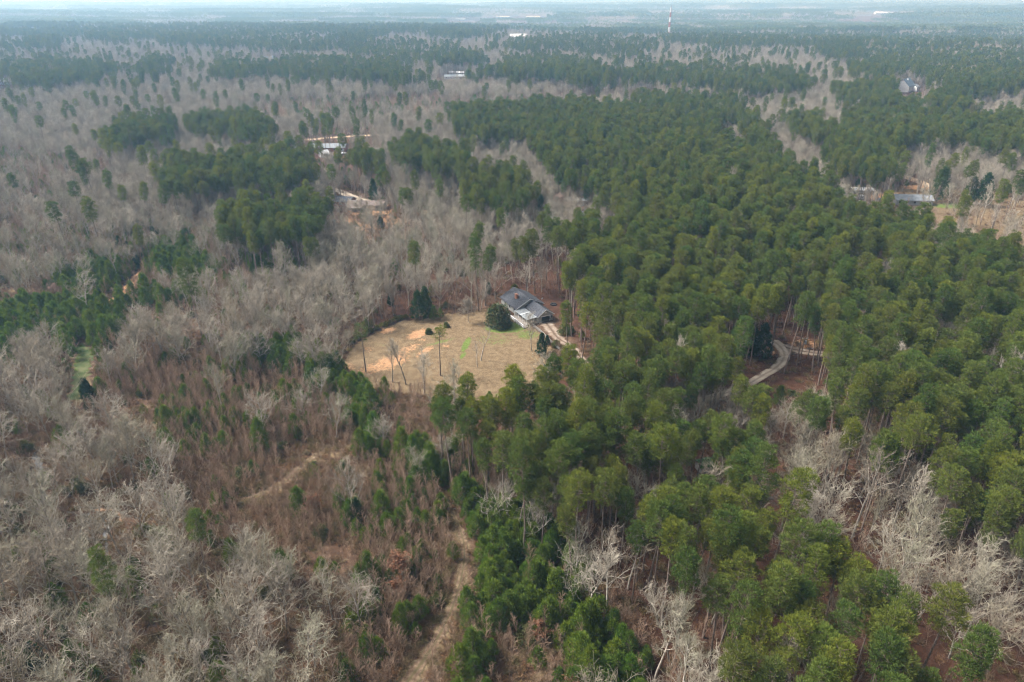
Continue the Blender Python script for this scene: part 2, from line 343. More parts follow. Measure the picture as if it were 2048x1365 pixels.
LAWN = [(700, 760), (692, 735), (694, 708), (715, 685), (745, 668), (780, 652), (815, 638), (850, 632), (900, 628), (940, 628), (975, 622), (1000, 628), (1040, 640), (1060, 655), (1082, 668), (1100, 690), (1110, 712), (1100, 760), (1060, 790),
        (1000, 795), (930, 800), (860, 795), (790, 785), (740, 775)]
gm = bpy.data.materials.new('forest_floor'); gm.use_nodes = True
def ground_mat(m):
    n = m.node_tree; N = n.nodes; L = n.links
    b = N['Principled BSDF']; b.inputs['Roughness'].default_value = .95; b.inputs['Specular IOR Level'].default_value = .05
    tc = N.new('ShaderNodeTexCoord')
    def noise(s, d=6, r=.6):
        q = N.new('ShaderNodeTexNoise'); q.inputs['Scale'].default_value = s; q.inputs['Detail'].default_value = d; q.inputs['Roughness'].default_value = r
        L.new(tc.outputs['Object'], q.inputs['Vector']); return q.outputs[0]
    def ramp(f, *st):
        q = N.new('ShaderNodeValToRGB'); e = q.color_ramp.elements
        e[0].position, e[0].color = st[0][0], (*st[0][1], 1); e[1].position, e[1].color = st[-1][0], (*st[-1][1], 1)
        for p, c in st[1:-1]: k = e.new(p); k.color = (*c, 1)
        L.new(f, q.inputs[0]); return q.outputs[0]
    def mix(f, a, c, mode='MIX'):
        q = N.new('ShaderNodeMix'); q.data_type = 'RGBA'; q.blend_type = mode
        if isinstance(f, float): q.inputs[0].default_value = f
        else: L.new(f, q.inputs[0])
        L.new(a, q.inputs[6]); L.new(c, q.inputs[7]); return q.outputs[2]
    def attr(a):
        q = N.new('ShaderNodeAttribute'); q.attribute_name = a; return q.outputs['Fac']
    def edge(a, s=.5, k=.35):
        # a mask whose edge is broken up by noise
        q = N.new('ShaderNodeMath'); q.operation = 'ADD'; r = N.new('ShaderNodeMath'); r.operation = 'MULTIPLY_ADD'
        L.new(noise(s, 8, .7), r.inputs[0]); r.inputs[1].default_value = k * 2; r.inputs[2].default_value = -k
        L.new(attr(a), q.inputs[0]); L.new(r.outputs[0], q.inputs[1])
        t = N.new('ShaderNodeMapRange'); t.inputs[1].default_value = .38; t.inputs[2].default_value = .62; L.new(q.outputs[0], t.inputs[0]); return t.outputs[0]
    litter = ramp(noise(.35, 9, .7), (.3, (.055, .033, .021)), (.5, (.105, .064, .042)), (.72, (.175, .12, .08)))
    red = ramp(noise(.6, 9, .7), (.3, (.040, .021, .014)), (.5, (.075, .036, .023)), (.72, (.125, .062, .04)))
    dry = ramp(noise(.5, 10, .75), (.3, (.105, .070, .040)), (.5, (.185, .132, .077)), (.72, (.265, .205, .128)))
    grn = ramp(noise(.8, 8, .7), (.3, (.085, .13, .03)), (.7, (.17, .21, .06)))
    cly = ramp(noise(.7, 8, .7), (.3, (.34, .175, .085)), (.7, (.50, .31, .18)))
    c = mix(attr('red'), litter, red)
    c = mix(edge('dry', .25, .3), c, dry)
    c = mix(edge('green', 1.0, .7), c, grn)
    c = mix(edge('clay', 1.1, .85), c, cly)
    fine = ramp(noise(4.0, 3, .6), (.3, (.72, .72, .72)), (.7, (1.18, 1.18, 1.18)))
    c = mix(1.0, c, fine, 'MULTIPLY')
    L.new(c, b.inputs['Base Color'])
    bp = N.new('ShaderNodeBump'); bp.inputs['Strength'].default_value = .5; bp.inputs['Distance'].default_value = .3
    L.new(noise(1.8, 6, .7), bp.inputs['Height']); L.new(bp.outputs[0], b.inputs['Normal'])
ground_mat(gm)

def masks(X, Y):
    """how much dry grass, green grass, bare clay and red litter the ground has at (X, Y)"""
    px, py, _ = proj(X, Y, np.zeros_like(X))
    z = zone_at(px, py); far = np.clip((Y - 500) / 300, 0, 1)
    red = np.isin(z, [ord(c) for c in 'PLTV']).astype(float) * .85
    dry = np.isin(z, [ord(c) for c in 'KFC']).astype(float) * .62
    dry = np.maximum(dry, np.isin(z, [ord(c) for c in 'sSR']) * (.12 + .45 * (fbm(X / 14, Y / 14, 77) > .60)))
    def blob(cx, cy, rx, ry, k=1.0, rot=0.0):
        dx = px - cx; dy = py - cy; c_, s_ = math.cos(rot), math.sin(rot)
        return k * np.clip(1.5 - np.sqrt(((dx * c_ + dy * s_) / rx) ** 2 + ((-dx * s_ + dy * c_) / ry) ** 2), 0, 1)
    clay = np.zeros_like(X); green = np.zeros_like(X)
    lawn = inpoly(LAWN, px + (fbm(X / 3, Y / 3, 31) - .5) * 44, py + (fbm(X / 3, Y / 3, 37) - .5) * 26)
    dry = np.where(lawn, 1.0, dry)
    for b_ in ((835, 669, 22, 8, .85, -.35), (775, 662, 20, 6, .65, -.3), (815, 700, 34, 10, .5, -.4), (785, 722, 40, 14, .62, -.2), (740, 742, 30, 8, .5), (850, 703, 24, 6, .6, -.5), (760, 735, 40, 10, .55), (892, 693, 8, 3, .6),
               (735, 700, 14, 8, .45), (700, 735, 14, 10, .5), (845, 680, 12, 3, .5), (990, 835, 30, 8, .3),
               (745, 425, 60, 9, .6), (790, 440, 40, 14, .6), (700, 450, 26, 18, .55), (735, 455, 40, 10, .6), (845, 425, 18, 8, .7), (1045, 440, 14, 6, .7), (1110, 458, 14, 5, .8), (1560, 700, 60, 14, .5), (1610, 690, 50, 12, .55),
               (1770, 395, 40, 8, .9), (1840, 375, 40, 5, .8), (60, 890, 40, 8, .3), (230, 1030, 30, 8, .5, .4), (330, 1005, 24, 10, .7), (350, 960, 10, 30, .6), (660, 300, 26, 8, .4), (690, 318, 18, 8, .5),
               (480, 842, 26, 12, .4), (380, 440, 26, 10, .35), (290, 540, 20, 8, .45), (60, 570, 50, 8, .4), (20, 635, 20, 8, .7), (0, 320, 60, 5, .6), (1420, 815, 30, 12, .5), (2010, 700, 20, 60, .45), (1960, 600, 30, 14, .4)):
        clay = np.maximum(clay, blob(*b_))
    for b_ in ((1010, 658, 40, 9, .95), (1035, 652, 26, 7, .8), (932, 690, 7, 18, .8, .5), (925, 712, 5, 10, .7, .8), (1055, 670, 30, 12, .55), (880, 685, 40, 4, .5, -.25), (760, 690, 20, 6, .35), (990, 680, 50, 16, .42),
               (160, 735, 14, 30, .8), (158, 785, 12, 22, .6), (385, 1020, 20, 16, .55), (905, 1280, 26, 40, .3), (1790, 470, 80, 14, .4), (1905, 412, 40, 6, .8), (1990, 380, 60, 3, .6), (60, 850, 60, 20, .25), (1010, 790, 30, 6, .5), (930, 790, 30, 8, .4)):
        green = np.maximum(green, blob(*b_))
    for P in ([(480, 995), (560, 966), (600, 932), (640, 900), (650, 912), (616, 952), (572, 988), (490, 1012)],):
        dry = np.maximum(dry, inpoly(P, px, py) * .95)
    for P in ([(860, 975), (892, 975), (926, 1060), (945, 1100), (940, 1150), (925, 1210), (905, 1270), (870, 1330), (800, 1420), (700, 1420), (840, 1310), (880, 1240), (905, 1180), (908, 1110), (892, 1040)],):
        dry = np.maximum(dry, inpoly(P, px, py) * .6)
    return red, dry, green, clay
red, dry, green, clay = masks(GX, GY)
nearm = (GY > 30)
gme = mesh_np('ground', np.stack([GX, GY, GZ], -1).reshape(-1, 3), F, [gm])
for nme, a in (('red', red), ('dry', dry), ('green', green), ('clay', clay)):
    at_ = gme.attributes.new(nme, 'FLOAT', 'POINT'); at_.data.foreach_set('value', np.where(nearm, a, 0).astype(np.float32).ravel())
gnd = tagp(obj('ground', gme), 'leaf littered woodland floor reaching to the hazy horizon', kind='structure')

# the lawn: a finer sheet on top of the ground
lx = np.arange(-62, 34, .5); ly = np.arange(140, 240, .5)
LX, LY = np.meshgrid(lx, ly); pxl, pyl, _ = proj(LX, LY, np.zeros_like(LX))
ragx = pxl + (fbm(LX / 3, LY / 3, 31) - .5) * 44; ragy = pyl + (fbm(LX / 3, LY / 3, 37) - .5) * 26
ins = inpoly(LAWN, ragx, ragy)
li = np.arange(LX.size).reshape(LX.shape)
keep = ins[:-1, :-1] & ins[1:, 1:] & ins[1:, :-1] & ins[:-1, 1:]
LF = np.stack([li[:-1, :-1], li[:-1, 1:], li[1:, 1:], li[1:, :-1]], -1)[keep]
u, inv = np.unique(LF, return_inverse=True)
LV = np.stack([LX, LY, .03 + .05 * fbm(LX / 4, LY / 4, 3)], -1).reshape(-1, 3)[u]
lme = mesh_np('lawn', LV, inv.reshape(-1, 4), [gm])
ml = masks(LX, LY)
for nme, a in zip(('red', 'dry', 'green', 'clay'), ml):
    at_ = lme.attributes.new(nme, 'FLOAT', 'POINT'); at_.data.foreach_set('value', np.asarray(a, np.float32).ravel()[u])
tagp(obj('lawn', lme), 'dry tan lawn with orange bare patches in front of the grey roofed house', kind='structure')

ROADS = []
def ribbon(name, pts, widths, m, label, z=.05, jag=.35, step=1.0):
    """a strip of track or road along ground points given in picture coordinates"""
    P = [at(*p) for p in pts]; out = []
    for i in range(len(P) - 1):
        a, b = P[i], P[i + 1]; n = max(1, int((b - a).length / step))
        p0 = P[max(i - 1, 0)]; p3 = P[min(i + 2, len(P) - 1)]
        for k in range(n):
            t = k / n
            q = .5 * ((2 * a) + (-p0 + b) * t + (2 * p0 - 5 * a + 4 * b - p3) * t * t + (-p0 + 3 * a - 3 * b + p3) * t ** 3)
            out.append((q, widths[i] * (1 - t) + widths[i + 1] * t))
    out.append((P[-1], widths[-1]))
    V = []; ROADS.extend((q.x, q.y, wd) for q, wd in out)
    for i, (q, wd) in enumerate(out):
        d = (out[min(i + 1, len(out) - 1)][0] - out[max(i - 1, 0)][0]).normalized(); n_ = Vector((-d.y, d.x, 0))
        for s_, k in ((-1, 0), (-.5, 1), (0, 2), (.5, 3), (1, 4)):
            j = (random.random() - .5) * jag if abs(s_) == 1 else 0
            c = q + n_ * (s_ * wd / 2 + j); V.append((c.x, c.y, height(c.x, c.y) + z + (.03 if abs(s_) < 1 else 0)))
    F_ = [(5 * i + k, 5 * i + k + 1, 5 * i + k + 6, 5 * i + k + 5) for i in range(len(out) - 1) for k in range(4)]
    me = bpy.data.meshes.new(name); me.from_pydata(V, [], F_); me.materials.append(m); me.update()
    la = me.attributes.new('lane', 'FLOAT', 'POINT'); la.data.foreach_set('value', np.array([0, 1, 0, 1, 0] * len(out), np.float32))
    return tagp(obj(name, me), label, kind='structure')
ribbon('driveway', [(1091, 646), (1103, 660), (1115, 676), (1137, 690), (1152, 703), (1165, 722), (1185, 745), (1220, 760)], [4.6, 5, 3.8, 2.8, 2.6, 2.6, 2.4, 2.4], M['gravel'], 'rutted gravel driveway leading to the garage', jag=.9, step=.7)
ribbon('concrete_road', [(1400, 800), (1455, 786), (1498, 768), (1528, 750), (1553, 735), (1568, 716), (1566, 702), (1556, 690), (1545, 682)], [2.8, 2.8, 2.8, 3.0, 3.1, 3.4, 3.6, 4.0, 4.2], M['concrete'], 'pale concrete road curving below the dark bushes', jag=.1, z=.06)
ribbon('dirt_road', [(1380, 590), (1430, 618), (1475, 648), (1520, 673), (1560, 692), (1600, 702), (1640, 708), (1700, 716)], [4, 4, 4.5, 5, 5, 5, 4, 4], M['gravel'], 'sandy dirt road running behind the power poles', z=.04, jag=.8)
ribbon('woodland_track', [(874, 978), (893, 1005), (912, 1040), (925, 1075), (929, 1105), (925, 1145), (912, 1195), (893, 1243), (864, 1296), (829, 1346), (790, 1400)], [.9, 1.1, 1.2, 1.6, 1.8, 1.6, 1.7, 2.0, 2.4, 2.8, 2.8], M['path'], 'leaf strewn track between the scrub and the young pine thicket', jag=.9, step=.6)
ribbon('scrub_path', [(486, 1002), (530, 985), (572, 964), (602, 934), (642, 902)], [1.6, 2.2, 2.4, 2.2, 1.4], M['path'], 'faint tan path curving through the brown scrub', jag=1.0, step=.7)
ribbon('clay_track', [(300, 530), (278, 550), (262, 570), (245, 590), (215, 606), (190, 613)], [3, 3.4, 4, 4, 3.4, 3], M['orange'], 'orange clay track through the scrub', jag=1.2)
ribbon('sand_road', [(-40, 326), (60, 312), (130, 302), (212, 297)], [5, 6, 5, 4], M['sand'], 'pale sand road at the far left', jag=2, step=4)
ribbon('sand_road', [(600, 281), (660, 276), (700, 273), (760, 270)], [7, 7, 7, 6], M['sand'], 'pale sand road behind the long grey roofed house', jag=1.5, step=4)
ribbon('farm_road', [(655, 376), (680, 383), (700, 393), (725, 401), (765, 405)], [5, 5, 7, 6, 4], M['concrete'], 'pale farm road behind the brown roofed barn', jag=.8)
ribbon('far_driveway', [(1795, 349), (1815, 356), (1845, 367), (1862, 375)], [6, 7, 7, 6], M['sand'], 'straight sandy driveway left of the tall dark evergreen', jag=1, step=3)
ribbon('creek', [(68, 905), (76, 925), (84, 955), (80, 975), (100, 1000), (150, 1030), (205, 1030), (215, 1050), (212, 1080), (215, 1130), (217, 1175)], [.8, 1.4, 1.5, .8, .5, .5, .6, .9, .7, .5, 1.0], M['water'], 'narrow grey creek glimpsed under the bare hardwoods', z=.03, jag=.8)
ribbon('clay_bank', [(170, 1022), (200, 1020), (235, 1025), (243, 1045)], [.3, .5, .6, .3], M['orange'], 'bare sandy bank above the creek', jag=.9, z=.09)
ribbon('green_path', [(160, 688), (172, 706), (168, 730), (158, 765), (148, 800)], [2, 4, 4.6, 3.4, 2.4], M['greenstrip'], 'strip of green grass between the dark pines and the scrub', jag=2.2)

# ------------------------------------------------------------------ buildings and built things
FOOT = []      # (x, y, radius) kept free of trees
CLEAR = []     # (px0, py0, px1, py1, y, keep probability): what the photograph shows unobstructed
def gable(t, x0, x1, y0, y1, hw, hr, wallm, roofm, along='y', over=.45, front=None, th=.16):
    """walls with gables and a two-slope roof; ridge along y or x"""
    W = MB(); e = .0
    if along == 'y':
        xm = (x0 + x1) / 2
        vs = [(x0, y0, 0), (x1, y0, 0), (x1, y1, 0), (x0, y1, 0), (x0, y0, hw), (x1, y0, hw), (x1, y1, hw), (x0, y1, hw), (xm, y0, hr), (xm, y1, hr)]
        fs = [(1, 2, 6, 5), (3, 0, 4, 7), (2, 3, 7, 9, 6)]
        if front is None: fs.append((0, 1, 5, 8, 4))
    else:
        ym = (y0 + y1) / 2
        vs = [(x0, y0, 0), (x1, y0, 0), (x1, y1, 0), (x0, y1, 0), (x0, y0, hw), (x1, y0, hw), (x1, y1, hw), (x0, y1, hw), (x0, ym, hr), (x1, ym, hr)]
        fs = [(0, 1, 5, 4), (2, 3, 7, 6), (1, 2, 6, 9, 5), (3, 0, 4, 8, 7)]
    W.add(vs, fs)
    if front is not None:      # an opening (xa, xb, h) in the front gable
        xa, xb, h = front
        W.add([(x0, y0, 0), (xa, y0, 0), (xa, y0, h), (x0, y0, hw)], [(0, 1, 2, 3)])
        W.add([(xb, y0, 0), (x1, y0, 0), (x1, y0, hw), (xb, y0, h)], [(0, 1, 2, 3)])
        W.add([(x0, y0, hw), (xa, y0, h), (xb, y0, h), (x1, y0, hw), (xm, y0, hr)], [(0, 1, 2, 3, 4)])
    W.build('wall', wallm, t)
    Rf = MB()
    if along == 'y':
        s_ = (hr - hw) / (xm - x0)
        for sg, xe in ((-1, x0 - over), (1, x1 + over)):
            ze = hw - over * s_ + th; zr = hr + th
            q = [(xe, y0 - over, ze), (xm, y0 - over, zr), (xm, y1 + over, zr), (xe, y1 + over, ze)]
            if sg > 0: q = q[::-1]
            Rf.slab(q, th)
    else:
        s_ = (hr - hw) / (ym - y0)
        for sg, ye in ((-1, y0 - over), (1, y1 + over)):
            ze = hw - over * s_ + th; zr = hr + th
            q = [(x0 - over, ye, ze), (x1 + over, ye, ze), (x1 + over, ym, zr), (x0 - over, ym, zr)]
            if sg > 0: q = q[::-1]
            Rf.slab(q, th)
    return Rf.build('roof', roofm, t)

def window(t, x, z, wd, ht, y=None, side='front', x_=None):
    f = MB(); p = MB()
    if side == 'front':
        f.box(x - wd / 2 - .07, x + wd / 2 + .07, y - .06, y - .004, z - ht / 2 - .07, z + ht / 2 + .07); p.box(x - wd / 2, x + wd / 2, y - .075, y - .063, z - ht / 2, z + ht / 2)
    else:
        s_ = -1 if side == 'left' else 1
        a, b_ = sorted((x_ + s_ * .004, x_ + s_ * .06)); f.box(a, b_, x - wd / 2 - .07, x + wd / 2 + .07, z - ht / 2 - .07, z + ht / 2 + .07)
        a, b_ = sorted((x_ + s_ * .063, x_ + s_ * .075)); p.box(a, b_, x - wd / 2, x + wd / 2, z - ht / 2, z + ht / 2)
    fo = f.build('window', M['white'], t); p.build('pane', M['glass'], fo); return fo

def main_house():
    G = at(1091, 643.5); rz = math.radians(28)
    t = empty('house', G, rz)
    tagp(t, 'slate grey gabled house with garage and pale porch roof beside the lawn', 'house')
    rf = gable(t, -3, 3, 0, 9.35, 2.55, 4.5, M['siding'], M['shingle'], front=(-1.7, 1.65, 2.15))
    MB().box(-2.9, 2.9, .3, 9, .02, .08).build('garage_floor', M['concrete'], t)
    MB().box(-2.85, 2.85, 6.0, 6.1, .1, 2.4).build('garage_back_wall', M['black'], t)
    d = MB(); d.box(-1.82, -1.7, -.06, -.004, 0, 2.27); d.box(1.65, 1.77, -.06, -.004, 0, 2.27); d.box(-1.7, 1.65, -.06, -.004, 2.15, 2.27); d.box(-1.7, 1.65, -.03, .01, 1.95, 2.14)
    d.build('garage_door_frame', M['white'], t)
    m = empty('main_block', (-1.0, 9.4, 0)); m.parent = t
    wl = MB(); x0, x1, y0, y1, hw, hr = -5.4, 5.4, 0, 11.8, 2.6, 5.3
    wl.add([(x0, y0, 0), (x1, y0, 0), (x1, y1, 0), (x0, y1, 0), (x0, y0, hw), (x1, y0, hw), (x1, y1, hw), (x0, y1, hw), (0, y0, hr), (0, y1, hr)],
           [(1, 2, 6, 5), (3, 0, 4, 7), (2, 3, 7, 9, 6), (0, 1, 5, 8, 4)])
    wl.build('wall', M['siding'], m)
    rr = MB(); s_ = (hr - hw) / 5.4
    for q in ([(-5.9, -.5, hw - .5 * s_ + .16), (0, -.5, hr + .16), (0, 12.3, hr + .16), (-5.9, 12.3, hw - .5 * s_ + .16)],
              [(5.9, 12.3, hw - .5 * s_ + .16), (0, 12.3, hr + .16), (0, -.5, hr + .16), (5.9, -.5, hw - .5 * s_ + .16)]):
        rr.slab(q, .16)
    ro = rr.build('roof', M['shingle'], m)
    fa = MB()
    for sg in (-1, 1):
        fa.add([(sg * 5.9, -.53, hw - .5 * s_ + .18), (0, -.53, hr + .18), (0, -.53, hr - .12), (sg * 5.9, -.53, hw - .5 * s_ - .12),
                (sg * 5.9, -.503, hw - .5 * s_ + .18), (0, -.503, hr + .18), (0, -.503, hr - .12), (sg * 5.9, -.503, hw - .5 * s_ - .12)],
               [(0, 1, 2, 3), (7, 6, 5, 4), (0, 4, 5, 1), (3, 2, 6, 7)])
    fa.build('white_gable_trim', M['white'], m)
    c = MB(); c.box(-3.0, -2.2, 4.6, 5.9, 3.2, 5.5); c.box(-3.08, -2.12, 4.52, 5.98, 5.5, 5.62); c.box(-2.9, -2.5, 4.8, 5.1, 5.62, 5.8)
    ch = c.build('chimney', M['brick'], m)
    v = MB(); v.bar((-1.2, 8.4, 4.4), (-1.2, 8.4, 5.2), .09); v.build('vent_pipe', M['black'], m)
    v = MB(); v.bar((-1.0, 2.0, 4.4), (-1.0, 2.0, 5.25), .08); v.build('vent_pipe', M['black'], m)
    v = MB(); v.bar((-.5, 10.6, 4.8), (-.5, 10.6, 5.45), .1); v.build('vent_pipe', M['black'], m)
    g2 = MB(); s2 = (4.5 - 2.55) / 3
    for sg in (-1, 1):
        g2.add([(sg * 3.45, -.48, 2.55 - .45 * s2 + .18), (0, -.48, 4.68), (0, -.48, 4.4), (sg * 3.45, -.48, 2.55 - .45 * s2 - .1),
                (sg * 3.45, -.453, 2.55 - .45 * s2 + .18), (0, -.453, 4.68), (0, -.453, 4.4), (sg * 3.45, -.453, 2.55 - .45 * s2 - .1)],
               [(0, 1, 2, 3), (7, 6, 5, 4), (0, 4, 5, 1), (3, 2, 6, 7)])
    g2.build('white_gable_trim', M['white'], t)
    v = MB(); v.box(-.35, .35, -.03, -.004, 3.1, 3.6); v.build('gable_vent', M['white'], t)
    # porch roof with a clear panel, its posts and floor
    p = MB(); p.slab([(-7.5, -.1, 2.22), (-3.42, -.1, 2.46), (-3.42, 9.3, 2.46), (-7.5, 9.3, 2.22)], .08)
    pr = p.build('porch_roof', M['metalroof'], t)
    p = MB()
    for k in range(12): p.slab([(-7.5, .2 + k * .8, 2.26), (-3.42, .2 + k * .8, 2.50), (-3.42, .27 + k * .8, 2.50), (-7.5, .27 + k * .8, 2.26)], .035)
    p.build('roof_seams', M['metalroof'], pr)
    p = MB(); p.slab([(-7.3, 4.5, 2.29), (-3.6, 4.5, 2.515), (-3.6, 5.3, 2.515), (-7.3, 5.3, 2.29)], .02); p.build('clear_panel', M['skylight'], pr)
    for y in (.2, 3.2, 6.2, 9.1):
        q = MB(); q.box(-7.35, -7.22, y, y + .13, .3, 2.14); q.build('porch_post', M['white'], t)
    MB().box(-7.6, -3.02, .1, 9.3, .1, .3).build('porch_floor', M['deck'], t)
    dk = MB(); dk.box(-9.6, -7.62, -1.5, 9.3, .1, .28); dk.build('deck', M['deck'], t)
    rl = MB()
    for z in (.55, .85, 1.15): rl.box(-9.66, -9.6, -1.5, 9.3, z, z + .07)
    for y in np.arange(-1.5, 9.4, 1.55): rl.box(-9.75, -9.66, y, y + .1, 0.05, 1.28)
    rl.box(-9.72, -9.5, -1.5, 9.3, 1.28, 1.33)
    rl.build('deck_railing', M['white'], t)
    bn = MB(); bn.box(-5.8, -5.2, 7.4, 8.6, .3, 1.15); bn.box(-5.85, -5.15, 7.35, 8.65, 1.15, 1.3); bn.build('porch_cupboard', M['black'], t)
    window(t, 2.4, 1.5, .7, 1.0, y=0); window(t, 3.0, 1.5, 1.0, 1.0, side='right', x_=3); window(t, 6.5, 1.5, 1.0, 1.0, side='right', x_=3)
    window(t, 3, 1.5, 1.2, 1.0, side='left', x_=-3)
    for y in (1.6, 5.0, 8.6): window(m, y, 1.5, 1.1, 1.1, side='left', x_=-5.4); window(m, y, 1.5, 1.1, 1.1, side='right', x_=5.4)
    dd = MB(); dd.bar((5.9, 1.6, 3.0), (5.9, 1.6, 3.5), .04); dd.add([(5.9 + .35 * math.cos(a), 1.5, 3.7 + .35 * math.sin(a)) for a in np.linspace(0, 6.28, 13)[:-1]] + [(5.9, 1.66, 3.7)], [tuple(range(12))] + [((i + 1) % 12, i, 12) for i in range(12)])
    dd.build('satellite_dish', M['white'], m)
    mw = (t.matrix_basis @ Vector((-1.5, 9, 0))); FOOT.append((mw.x, mw.y, 15))
main_house()
CLEAR.append((996, 588, 1112, 660, 240, .0))

def simple_house(name, label, cat, px, py, wd, dp, hw, hr, rz, wallm, roofm, along='x', wins=3, extras=None, foot=None, rect=None, keepp=.12):
    t = empty(name, atg(px, py), math.radians(rz)); tagp(t, label, cat)
    gable(t, -wd / 2, wd / 2, 0, dp, hw, hr, wallm, roofm, along=along, over=.5, th=.2)
    for k in range(wins): window(t, -wd / 2 + wd * (k + .5) / wins, hw * .58, 1.3, 1.2, y=0)
    if extras: extras(t)
    c = t.matrix_basis @ Vector((0, dp / 2, 0)); FOOT.append((c.x, c.y, foot or max(wd, dp) / 2 + 3))
    if rect: CLEAR.append((*rect, t.location.y, keepp))
    return t
def door(x, m='white', wdt=1.0):
    def f(t): MB().box(x - wdt / 2, x + wdt / 2, -.05, -.004, .05, 2.1).build('door', M[m], t)
    return f
def barn_extra(t):
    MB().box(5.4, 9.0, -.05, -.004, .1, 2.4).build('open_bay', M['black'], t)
    MB().slab([(-9, -4.5, 2.3), (-1, -4.5, 2.3), (-1, -.4, 2.7), (-9, -.4, 2.7)], .12).build('lean_to_roof', M['roofbrown'], t)
    for x in (-8.8, -5.0, -1.2): MB().bar((x, -4.3, 0), (x, -4.3, 2.2), .09).build('post', M['pole'], t)
simple_house('barn', 'long tan barn under a low brown roof beside the orange yard', 'barn', 731, 421, 19, 8, 2.8, 4.1, -4, M['tan'], M['roofbrown'], wins=3, extras=barn_extra, rect=(690, 400, 770, 424), keepp=.5)
simple_house('house', 'dark roofed house half hidden left of the brown barn', 'house', 681, 413, 11, 8, 2.6, 4.4, -14, M['brick'], M['shingle'], wins=3, extras=door(3.6), rect=(655, 393, 702, 420), keepp=.4)
def long_extra(t):
    MB().box(8.2, 12.2, -.06, -.004, .1, 2.4).build('garage_door', M['white'], t)
    MB().box(-4, -3, -.05, -.004, .1, 2.1).build('door', M['white'], t)
simple_house('house', 'long low house with a weathered grey roof in front of the sand road', 'house', 655, 304, 26, 11, 2.9, 4.9, 3, M['brick'], M['roofgrey'], wins=5, extras=long_extra, rect=(622, 280, 690, 318), keepp=.3)
simple_house('shed', 'small white gabled shed in front of the long grey roofed house', 'shed', 650, 315, 6, 5, 2.6, 4.6, 30, M['white'], M['white'], wins=1, extras=door(1.6, 'black'))
simple_house('house', 'grey roofed pale house behind bare trees beside the dry field', 'house', 1828, 411, 19, 9, 2.7, 4.7, -6, M['siding'], M['roofgrey'], wins=5, extras=door(4), rect=(1790, 386, 1862, 410), keepp=.5)
def wing(t):
    w_ = MB(); w_.box(3, 12, -5, -.05, 0, 5.5); w_.build('front_wing', M['white'], t)
    MB().slab([(2.6, -5.4, 5.6), (12.4, -5.4, 5.6), (12.4, -.6, 8.2), (2.6, -.6, 8.2)], .2).build('front_wing_roof', M['roofgrey'], t)
    MB().box(-.6, .6, 6, 7.5, 9, 14.4).build('chimney', M['white'], t)
simple_house('house', 'large white house with steep blue grey roof far off among pines', 'house', 1822, 184, 26, 17, 6.5, 14.5, 48, M['white'], M['roofblue'], wins=4, extras=wing, rect=(1796, 158, 1848, 188), keepp=.0)
simple_house('metal_building', 'nearer of two long white roofed buildings in the far yellow yard', 'building', 911, 159, 32, 14, 3.5, 5.5, 2, M['white'], M['metalroof'], wins=5, extras=door(8, 'black', 4), rect=(880, 143, 928, 158), keepp=0)
simple_house('metal_building', 'farther of two long white roofed buildings in the far yellow yard', 'building', 914, 151, 24, 10, 3, 5, 2, M['white'], M['white'], wins=3)
simple_house('house', 'low pale house far off, half hidden by pines right of the white buildings', 'house', 968, 157, 36, 14, 3.2, 6, 0, M['white'], M['roofgrey'], wins=5, rect=(950, 150, 988, 158), keepp=.4)
simple_house('house', 'pale farmhouse with tan roof in the far bright yard below the ridge', 'house', 1038, 78, 50, 26, 6, 13, 8, M['white'], M['white'], wins=4, rect=(1020, 68, 1056, 78), keepp=0)
simple_house('warehouse', 'orange roofed far building right of the white farmhouse', 'warehouse', 1050, 75, 46, 24, 6, 9, 0, M['white'], M['orange'], wins=4, keepp=0)
simple_house('warehouse', 'white warehouse on the hazy horizon left of the pink roofed ones', 'warehouse', 921, 42, 60, 30, 8, 12, 0, M['siding'], M['siding'], wins=6, rect=(905, 34, 938, 43), keepp=0)
simple_house('warehouse', 'left one of two pinkish warehouses near the hazy horizon', 'warehouse', 1006, 37, 90, 40, 9, 14, 0, M['siding'], M['tan'], wins=6, rect=(990, 30, 1030, 38), keepp=0)
simple_house('warehouse', 'right one of two pinkish warehouses near the hazy horizon', 'warehouse', 1066, 37, 100, 40, 9, 14, 0, M['tan'], M['tan'], wins=6, rect=(1048, 30, 1084, 38), keepp=0)
simple_house('warehouse', 'bright white warehouse near the horizon at the right', 'warehouse', 1768, 29, 130, 50, 12, 18, -8, M['white'], M['white'], wins=6, rect=(1755, 24, 1780, 31), keepp=0)
simple_house('house', 'small white house beside a bright field, half hidden by far trees', 'house', 535, 122, 26, 12, 4, 8, 5, M['white'], M['roofblue'], wins=3, rect=(508, 116, 562, 124), keepp=.1)
simple_house('house', 'white house at the far left edge under dark pines', 'house', 12, 170, 22, 12, 4, 7, 5, M['white'], M['white'], wins=3, rect=(0, 160, 22, 176), keepp=.1)
simple_house('trailer_home', 'white trailer home under the pines beside pale bare trees', 'trailer', 1165, 412, 17, 5, 2.8, 3.5, -8, M['white'], M['metalroof'], wins=4, rect=(1140, 398, 1178, 416), keepp=.85)
simple_house('shed', 'little grey roofed shed below the white trailer home', 'shed', 1162, 436, 4, 3, 2.2, 2.9, 10, M['siding'], M['roofgrey'], wins=1, rect=(1152, 426, 1168, 436), keepp=.9)
simple_house('trailer_home', 'white trailer home mostly hidden by dark green pines', 'trailer', 1232, 413, 16, 5, 2.8, 3.5, 4, M['white'], M['metalroof'], wins=4, rect=(1216, 400, 1248, 413), keepp=.75)
simple_house('shed', 'tiny shed with dark green roof deep in the pine forest', 'shed', 1412, 945, 3, 2.5, 2.0, 2.8, 20, M['siding'], M['dark'], wins=1, rect=(1403, 915, 1425, 935), keepp=.6)
